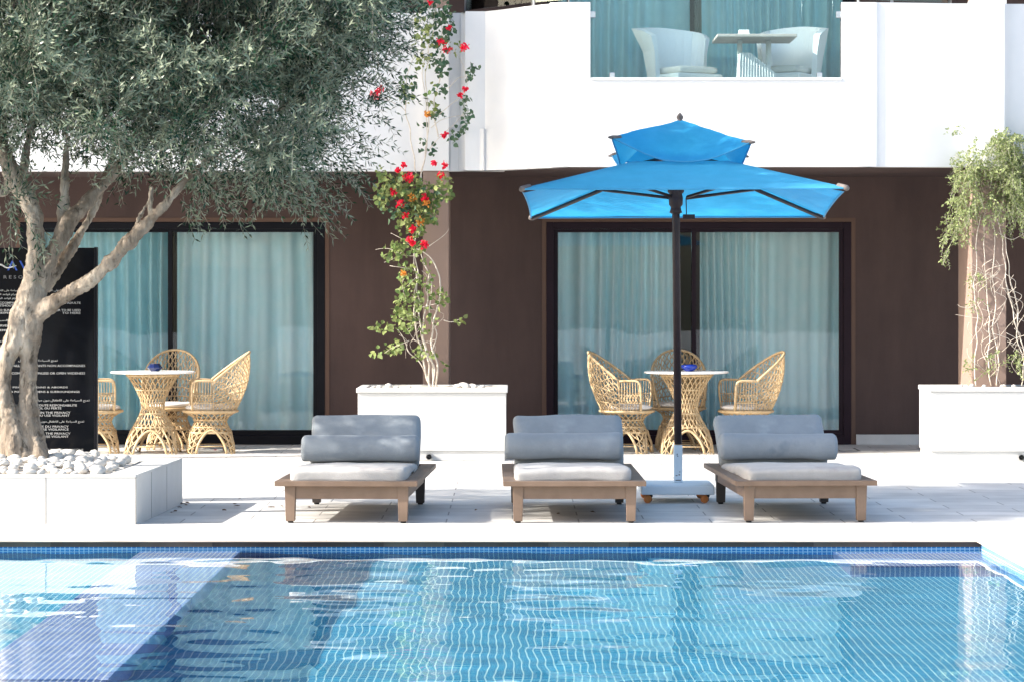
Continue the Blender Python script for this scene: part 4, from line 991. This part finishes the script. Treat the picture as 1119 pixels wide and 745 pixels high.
for s_ in range(4):
    c_ = corners[s_]
    tp = MB(); q = c_*VW; d_ = c_.normalized(); zc = (.440, .400, .41, .42)[s_]; tp.tube([Vector((q.x, q.y, zc))-d_*.09, Vector((q.x, q.y, zc))-d_*.02, Vector((q.x, q.y, zc-.005))+d_*.03], [.02, .017, .008], 7); tp.xform(tilt); usub(tp, 'corner_pocket', M['tip'], smooth=True)
    tp = MB(); q = c_*HW; tp.tube([Vector((q.x, q.y, .02))-d_*.08, Vector((q.x, q.y, -.005)), Vector((q.x, q.y, -.012))+d_*.015], [.018, .022, .014], 7); tp.xform(tilt); usub(tp, 'corner_pocket', M['tip'], smooth=True)
    rb = MB(); rb.tube([Vector((c_.x*.05, c_.y*.05, rise-.05)), c_*HW*.55+Vector((0, 0, cz(.55)-.035)), c_*HW*.99+Vector((0, 0, -.014))], .017, 6); rb.xform(tilt)
    r_o = usub(rb, 'rib', M['pole'], smooth=True)
    st = MB(); st.tube([Vector((c_.x*.05, c_.y*.05, .04)), c_*HW*.50+Vector((0, 0, cz(.5)-.045))], .012, 6); st.xform(tilt); usub(st, 'strut', M['pole'], r_o, smooth=True)
PXp = X(741, UY-.1)
pb = MB(); pb.tube([(PXp, UY-.08, .42), (UX, UY-.03, 2.3), (UX+.02, UY+.01, 2.80)], .029, 16); usub(pb, 'pole', M['pole'], smooth=True)
hb = MB(); hb.lathe([(.03, -.12), (.048, -.11), (.04, -.085), (.038, -.07), (.052, -.05), (.054, .0), (.048, .03), (.062, .045), (.062, .07), (.036, .08)], 18, (UX, UY-.035, 2.26)); usub(hb, 'hub', M['pole'], smooth=True)
fn = MB(); fn.lathe([(.016, 0), (.022, .01), (.017, .018), (.026, .03), (.026, .042), (.013, .06), (.005, .07)], 14, (UX+.035, UY+.04, 2.832)); usub(fn, 'finial', M['tip'], smooth=True)
ck = MB(); ck.tube([(UX+.075, UY-.06, 2.26), (UX+.078, UY-.065, 2.13)], .004, 5); ck.box(UX+.05, UY*0+UX+.14, UY-.09, UY-.05, 2.10, 2.135); usub(ck, 'pulley_lock', M['pole'])
sv = MB(); sv.box(PXp-.032, PXp+.032, UY-.112, UY-.048, .135, .415); sl_o = usub(sv, 'sleeve', M['base_white'], bevel=.006)
ch_ = MB()
for (dx, dz, w_, h_) in ((-.008, .34, .006, .012), (-.004, .33, .008, .006), (.008, .19, .012, .008), (-.012, .185, .014, .006), (.0, .15, .04, .006), (.012, .21, .004, .012)):
    ch_.box(PXp+dx-w_/2, PXp+dx+w_/2, UY-.1132, UY-.1125, dz, dz+h_)
usub(ch_, 'paint_chip', M['chip'], sl_o)
bs = MB(); bs.box(UX-.275, UX+.265, UY-.42, UY+.2, .065, .134); usub(bs, 'base', M['base_white'], bevel=.01)
for sx in (-.215, .205):
    for yy in (-.36, .14):
        k = MB(); cx, cy = UX+sx, UY+yy
        k.box(cx-.025, cx+.025, cy-.02, cy+.02, .048, .0645); k.box(cx-.014, cx+.022, cy+.004, cy+.012, .018, .048)
        co = usub(k, 'caster', M['glide'])
        wv = MB(); wv.lathe([(.012, -.014), (.026, -.014), (.031, -.007), (.031, .007), (.026, .014), (.012, .014)], 16); wv.xform(Matrix.Translation((cx-.012, cy-.016, .0325)) @ Matrix.Rotation(R(28), 4, 'Z') @ Matrix.Rotation(R(90), 4, 'X'))
        usub(wv, 'wheel', M['caster_rim'], co, smooth=True)

# ------------------------------------------------------------------ climbing plants
def broad_leaves(name, centers, size, m, parent, r, hang=.5):
    """heart shaped leaves: six cornered folded blades"""
    c = np.asarray(centers); k = len(c)
    D = r.normal(size=(k, 3))+np.array([0, -.25, -hang]); D /= np.linalg.norm(D, axis=1, keepdims=True)
    Nn = r.normal(size=(k, 3))+np.array([-.2, -.9, .5]); W = np.cross(D, Nn); W /= np.linalg.norm(W, axis=1, keepdims=True); Nn = np.cross(W, D)
    s = size*r.uniform(.55, 1.25, (k, 1))
    prof = [(0, 0, 0), (.22, .42, .10), (.60, .34, .10), (1.0, 0, -.08), (.60, -.34, .10), (.22, -.42, .10)]
    V = np.stack([c+D*s*a+W*s*b_+Nn*s*q for a, b_, q in prof], 1).reshape(-1, 3)
    b0 = np.arange(k)*6
    Fq = np.concatenate([np.stack([b0, b0+1, b0+2, b0+3], 1), np.stack([b0, b0+3, b0+4, b0+5], 1)])
    o = mesh_np(name, V, Fq, 4, [m]); o.parent = parent; o.matrix_parent_inverse = Matrix.Translation(-Vector(parent.location)); return o
BY = 27.95
bg = tag(empty('bougainvillea', (X(470, BY), BY, .66)), 'climbing bougainvillea with red flowers on the tan pilaster', 'climbing plant')
def wig(pts, amp=.02, k=6):
    P = interp([tuple(at(*p)) for p in pts], k)
    return [p+Vector((mnoise.noise(p*7), mnoise.noise(p*7+Vector((5, 0, 0))), 0))*amp for p in P]
rs_ = np.random.default_rng(21)
stems = [[(470, 424, BY), (468, 400, BY), (462, 370, BY), (458, 340, BY), (455, 310, BY), (452, 280, BY), (456, 240, BY)],
         [(473, 424, BY), (474, 405, BY), (466, 385, BY), (462, 360, BY), (466, 330, BY), (468, 300, BY), (460, 275, BY)],
         [(476, 424, BY), (477, 400, BY), (470, 375, BY), (474, 350, BY), (481, 325, BY), (480, 300, BY), (470, 280, BY), (455, 272, BY)],
         [(472, 424, BY), (466, 408, BY), (460, 385, BY), (455, 355, BY), (452, 330, BY), (456, 300, BY), (452, 275, BY)],
         [(470, 415, BY), (458, 395, BY), (448, 385, BY), (440, 372, BY), (434, 360, BY)],
         [(475, 418, BY), (470, 390, BY), (476, 365, BY), (469, 340, BY), (472, 310, BY), (462, 285, BY)],
         [(456, 260, BY), (462, 230, BY), (460, 200, BY), (462, 180, BY), (467, 160, BY), (465, 120, BY), (463, 80, BY), (462, 40, BY), (470, 5, BY)],
         [(458, 200, BY), (464, 172, BY), (468, 140, BY), (466, 100, BY), (468, 60, BY), (475, 20, BY), (480, -15, BY)],
         [(455, 190, BY), (450, 165, BY), (446, 130, BY), (443, 110, BY), (445, 85, BY), (452, 60, BY)],
         [(468, 165, BY), (478, 152, BY), (490, 142, BY), (503, 130, BY), (510, 112, BY), (506, 95, BY)],
         [(480, 125, BY), (495, 112, BY), (508, 100, BY), (508, 80, BY), (500, 62, BY), (494, 55, BY)],
         [(478, 150, BY), (474, 120, BY), (480, 90, BY), (483, 60, BY), (482, 30, BY), (486, 5, BY)], [(470, 140, BY), (482, 132, BY), (500, 127, BY), (518, 126, BY)],
         [(490, 97, BY), (500, 86, BY), (508, 84, BY), (514, 78, BY), (520, 72, BY)], [(445, 122, BY), (436, 116, BY), (425, 110, BY), (410, 103, BY)], [(484, 350, BY), (492, 352, BY), (502, 349, BY)],
         [(452, 270, BY), (440, 262, BY), (426, 255, BY)], [(446, 372, BY), (432, 378, BY), (420, 385, BY)], [(458, 280, BY), (440, 279, BY), (424, 272, BY), (410, 273, BY)], [(446, 265, BY), (434, 280, BY), (418, 287, BY)], [(470, 270, BY), (484, 258, BY), (490, 250, BY)]]
sm = MB()
for i, st_ in enumerate(stems):
    P = wig(st_, .025); k = len(P); r0 = .011 if i < 4 else .007
    if i in (9, 10, 12, 13, 14, 15, 16, 17, 18, 19, 20): r0 = .004
    sm.tube(P, [r0*(1-.6*j/k) for j in range(k)], 6)
for j in range(12):
    u = random.uniform(440, 480); v = random.uniform(280, 400); sm.tube(wig([(u, v, BY), (u+random.uniform(-18, 18), v-18, BY-.05), (u+random.uniform(-25, 25), v-25, BY-.1)], .03, 4), .0022, 4)
sm.v = [tuple(p) for p in sm.v]; o = sm.build('stem', M['vine_stem'], None, smooth=True); o.parent = bg; o.matrix_parent_inverse = Matrix.Translation(-Vector(bg.location))
def scatter(blobs):
    out = []
    for (u, v, ru, rv, n_) in blobs:
        for _ in range(n_):
            a = random.uniform(0, 6.28); q = math.sqrt(random.random())
            out.append(tuple(at(u+ru*q*math.cos(a), v+rv*q*math.sin(a), BY+random.gauss(-.03, .11))))
    return out
lit = scatter([(418, 205, 9, 24, 100), (440, 205, 22, 16, 190), (465, 215, 16, 18, 170), (485, 205, 9, 16, 70), (450, 240, 20, 18, 150), (448, 268, 18, 10, 70), (430, 275, 12, 12, 60), (470, 235, 10, 10, 40), (445, 300, 12, 14, 60), (448, 330, 14, 18, 80),
               (440, 350, 14, 14, 60), (440, 335, 8, 25, 60), (418, 357, 14, 6, 34), (412, 385, 8, 5, 10), (432, 378, 10, 7, 24), (430, 384, 8, 4, 14), (465, 300, 12, 20, 40), (462, 385, 14, 8, 28), (483, 325, 6, 14, 22), (503, 350, 5, 5, 10), (484, 400, 3, 4, 5), (478, 320, 8, 8, 16), (462, 350, 16, 20, 40),
               (462, 55, 12, 25, 60), (460, 30, 12, 16, 40), (445, 100, 8, 14, 26), (472, 110, 6, 20, 24), (498, 52, 8, 8, 14), (478, 45, 10, 10, 24)])
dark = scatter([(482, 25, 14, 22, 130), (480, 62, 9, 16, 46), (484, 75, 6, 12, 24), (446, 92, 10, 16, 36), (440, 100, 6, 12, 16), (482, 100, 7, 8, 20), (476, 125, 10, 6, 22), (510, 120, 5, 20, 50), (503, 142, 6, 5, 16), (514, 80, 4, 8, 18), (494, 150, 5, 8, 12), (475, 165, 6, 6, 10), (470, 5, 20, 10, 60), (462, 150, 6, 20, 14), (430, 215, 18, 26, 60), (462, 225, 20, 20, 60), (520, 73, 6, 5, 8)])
broad_leaves('foliage', lit, .050, M['boug'], bg, rs_); broad_leaves('foliage', dark, .052, M['boug_shade'], bg, rs_)
for (u, v, r, m) in [(446, 194, 7, 0), (482, 192, 5, 0), (486, 181, 3.5, 0), (437, 223, 5, 0), (443, 235, 5, 0), (451, 251, 4, 0), (450, 216, 5, 1), (459, 242, 4.5, 1), (464, 217, 5, 0), (463, 268, 5, 0), (430, 210, 3.5, 0), (435, 186, 3, 0), (441, 181, 3, 0), (451, 266, 3, 0), (447, 262, 3, 0), (441, 299, 3, 1), (466, 222, 4, 1),
                   (482, 45, 5, 0), (488, 54, 6, 0), (506, 52, 5, 0), (410, 104, 6, 0), (415, 99, 5, 0), (508, 98, 3, 0), (503, 104, 2.5, 0), (491, 31, 2, 0), (470, 2, 3, 0), (486, 148, 2.5, 0), (467, 125, 4, 1), (474, 178, 3, 0)]:
    pts_ = []
    for _ in range(int(16+r*6)):
        q = Vector((random.gauss(0, 1), random.gauss(0, 1), random.gauss(0, 1))).normalized()*random.uniform(.2, 1)*r*BY/F*1.0
        pts_.append(tuple(at(u, v, BY-.16)+q))
    broad_leaves('flower', pts_, .029, M['bract_orange' if m else 'bract'], bg, rs_, 0)
# right: creeper
KY = 27.36
kp = tag(empty('green_creeper', (X(1090, KY), KY, .67)), 'bushy green creeper on bare pale stems above the right planter', 'climbing plant')
sm = MB()
ks = [[(1067, 421, KY), (1066, 390, KY), (1068, 350, KY), (1064, 320, KY), (1068, 290, KY), (1066, 260, KY), (1072, 235, KY)],
      [(1084, 421, KY), (1080, 390, KY), (1082, 350, KY), (1078, 310, KY), (1077, 280, KY), (1074, 250, KY), (1080, 220, KY)],
      [(1090, 421, KY), (1092, 395, KY), (1086, 360, KY), (1089, 330, KY), (1085, 300, KY), (1088, 270, KY), (1084, 240, KY)],
      [(1117, 421, KY), (1118, 380, KY), (1108, 350, KY), (1102, 320, KY), (1097, 290, KY), (1095, 260, KY), (1090, 235, KY)],
      [(1120, 400, KY), (1112, 370, KY), (1112, 340, KY), (1105, 310, KY), (1100, 280, KY), (1098, 255, KY)],
      [(1070, 400, KY), (1060, 390, KY), (1056, 380, KY)], [(1066, 335, KY), (1052, 336, KY), (1047, 333, KY)], [(1070, 348, KY), (1060, 347, KY), (1046, 344, KY)], [(1068, 330, KY), (1074, 345, KY), (1074, 358, KY), (1066, 366, KY), (1058, 376, KY)],
      [(1094, 420, KY), (1088, 390, KY), (1094, 370, KY), (1088, 345, KY)], [(1078, 395, KY), (1072, 375, KY), (1082, 365, KY), (1092, 345, KY), (1098, 330, KY)], [(1090, 254, KY), (1105, 262, KY), (1119, 255, KY), (1126, 250, KY)], [(1098, 300, KY), (1106, 340, KY), (1122, 352, KY)],
      [(1068, 320, KY), (1063, 312, KY), (1066, 300, KY), (1072, 308, KY)], [(1128, 421, KY), (1124, 370, KY), (1130, 300, KY), (1115, 250, KY)], [(1140, 421, KY), (1142, 350, KY), (1125, 280, KY), (1118, 245, KY)]]
for i, st_ in enumerate(ks):
    P = wig(st_, .022, 7); k = len(P); r0 = .0062 if i < 5 or i > 13 else .0032
    sm.tube(P, [r0*(1-.5*j/k) for j in range(k)], 6)
for j in range(46):
    u = random.choice((1066, 1070, 1078, 1084, 1090, 1095, 1106, 1112)); v = random.uniform(300, 412); sm.tube(wig([(u, v, KY), (u+random.uniform(-10, 10), v-12, KY-.05), (u+random.uniform(-16, 16), v-20, KY-.1)], .03, 4), .0025, 4)
o = sm.build('stem', M['vine_stem'], None, smooth=True); o.parent = kp; o.matrix_parent_inverse = Matrix.Translation(-Vector(kp.location))
O = []; DD = []
for (u, v, ru, rv, n_) in [(1085, 165, 26, 20, 150), (1075, 195, 34, 24, 300), (1105, 195, 30, 30, 300), (1064, 215, 20, 26, 150), (1118, 215, 22, 30, 200), (1056, 238, 12, 16, 60), (1085, 222, 26, 18, 130), (1100, 150, 14, 10, 46), (1083, 146, 6, 8, 18), (1128, 180, 30, 40, 220), (1064, 190, 16, 18, 90), (1046, 250, 8, 12, 26), (1100, 240, 24, 12, 110), (1072, 160, 14, 10, 60), (1112, 165, 20, 18, 120), (1062, 226, 14, 14, 40), (1042, 178, 8, 6, 14), (1046, 160, 4, 10, 10), (1040, 140, 4, 5, 6),
                           (1035, 262, 5, 18, 22), (1036, 232, 5, 8, 10), (1066, 300, 4, 20, 14), (1066, 335, 4, 14, 10), (1112, 395, 6, 16, 26), (1085, 392, 10, 12, 14), (1060, 400, 5, 12, 12), (1140, 225, 20, 30, 120)]:
    for _ in range(n_):
        a = random.uniform(0, 6.28); q = random.random()**.45
        p = at(u+ru*q*math.cos(a), v+rv*q*math.sin(a), KY+random.gauss(-.03, .13))
        if mnoise.noise(p*4.2) < -.14: continue
        O.append(np.array(p)); DD.append(np.array([math.cos(a)*.4, -.6, -.35])+rng.normal(size=3)*.6)
foliage('foliage', O, DD, rng.uniform(.08, .17, len(O)), 9, .034, .017, [M['jasmine'], M['vine_stem']], kp, rng, .9, .35, .0012)

# ------------------------------------------------------------------ small things on the deck
def litter(u, v, kind, label, group, m, s):
    d = EYE*F/(v-320); b = MB(); k = 7
    vs = [(s*math.cos(2*math.pi*i/k)*random.uniform(.7, 1.2), s*.6*math.sin(2*math.pi*i/k)*random.uniform(.7, 1.2), random.uniform(.002, .012)) for i in range(k)]
    b.add(vs+[(0, 0, .014)], [(i, (i+1) % k, k) for i in range(k)])
    o = b.build(kind, m, None, loc=(X(u, d), d, .003)); o.rotation_euler = (0, 0, random.uniform(0, 6.28)); tag(o, label, 'leaf' if kind == 'dry_leaf' else 'petal', group)
for (u, v, s) in ((199, 551, .03), (203, 552.5, .022), (196, 555, .025), (191, 559, .018), (205, 550, .03), (188, 561, .02), (256, 551.5, .02), (259, 553.5, .03), (245, 558, .018), (296, 555, .03), (308, 554, .02), (262, 546, .02), (520, 558, .012), (610, 562, .02), (648, 560, .02), (338, 555, .018)):
    litter(u, v, 'dry_leaf', 'small dry leaf lying on the pale paving', 'dry leaves on the paving', M['dry_leaf'], s)
litter(235, 492.3, 'petal', 'single red petal on the paving by a rattan chair leg', None, M['petal'], .022)
gd = EYE*F/(491-320)
b = MB(); b.box(-.2, .2, -.25, .25, .002, .006); b.box(-.17, .17, -.22, .22, .0065, .008, 1); dr = b.build('floor_hatch', [M['seam'], M['deck']], None, loc=(X(915, gd), gd, .0)); tag(dr, 'square access cover set in the paving before the brown wall', 'hatch')

# ------------------------------------------------------------------ camera, light, world
sc = bpy.context.scene
cam = bpy.data.cameras.new('camera'); co = bpy.data.objects.new('camera', cam); C.objects.link(co)
co.location = (0, 0, EYE); co.rotation_euler = (R(90), 0, 0)
cam.sensor_width = 36; cam.lens = 36*F/1119; cam.shift_x = -.0005; cam.shift_y = -(372.5-320)/1119; cam.clip_end = 500; cam.clip_start = .1
sc.camera = co
DIR = Vector((1, .23, -.615)).normalized()
sl_ = bpy.data.lights.new('sun', 'SUN'); sl_.energy = 4.2; sl_.angle = R(.53); sl_.color = (1, .945, .86); so = bpy.data.objects.new('sun', sl_); C.objects.link(so)
so.rotation_euler = DIR.to_track_quat('-Z', 'Y').to_euler(); so.location = (-20, -6, 14)
sl_.cycles.is_caustics_light = True
wd = bpy.data.worlds.new('World'); sc.world = wd; wd.use_nodes = True; nt = wd.node_tree
sky = nt.nodes.new('ShaderNodeTexSky'); sky.sky_type = 'NISHITA'; sky.sun_disc = False
sky.sun_elevation = math.asin(-DIR.z); sky.sun_rotation = math.atan2(-DIR.x, -DIR.y); sky.air_density = 1.0; sky.dust_density = 2.6; sky.ozone_density = .7
bgn = nt.nodes['Background']; bgn.inputs['Strength'].default_value = .15; nt.links.new(sky.outputs[0], bgn.inputs['Color'])
vs_ = sc.view_settings; vs_.view_transform = 'Standard'; vs_.look = 'None'; vs_.gamma = 1; vs_.exposure = 1.45; vs_.use_curve_mapping = False
sc.render.engine = 'CYCLES'; cy = sc.cycles
cy.use_denoising = True; cy.max_bounces = 10; cy.diffuse_bounces = 5; cy.glossy_bounces = 5; cy.transmission_bounces = 8; cy.transparent_max_bounces = 12
cy.sample_clamp_indirect = 8; cy.caustics_refractive = True; cy.caustics_reflective = False; cy.blur_glossy = .3
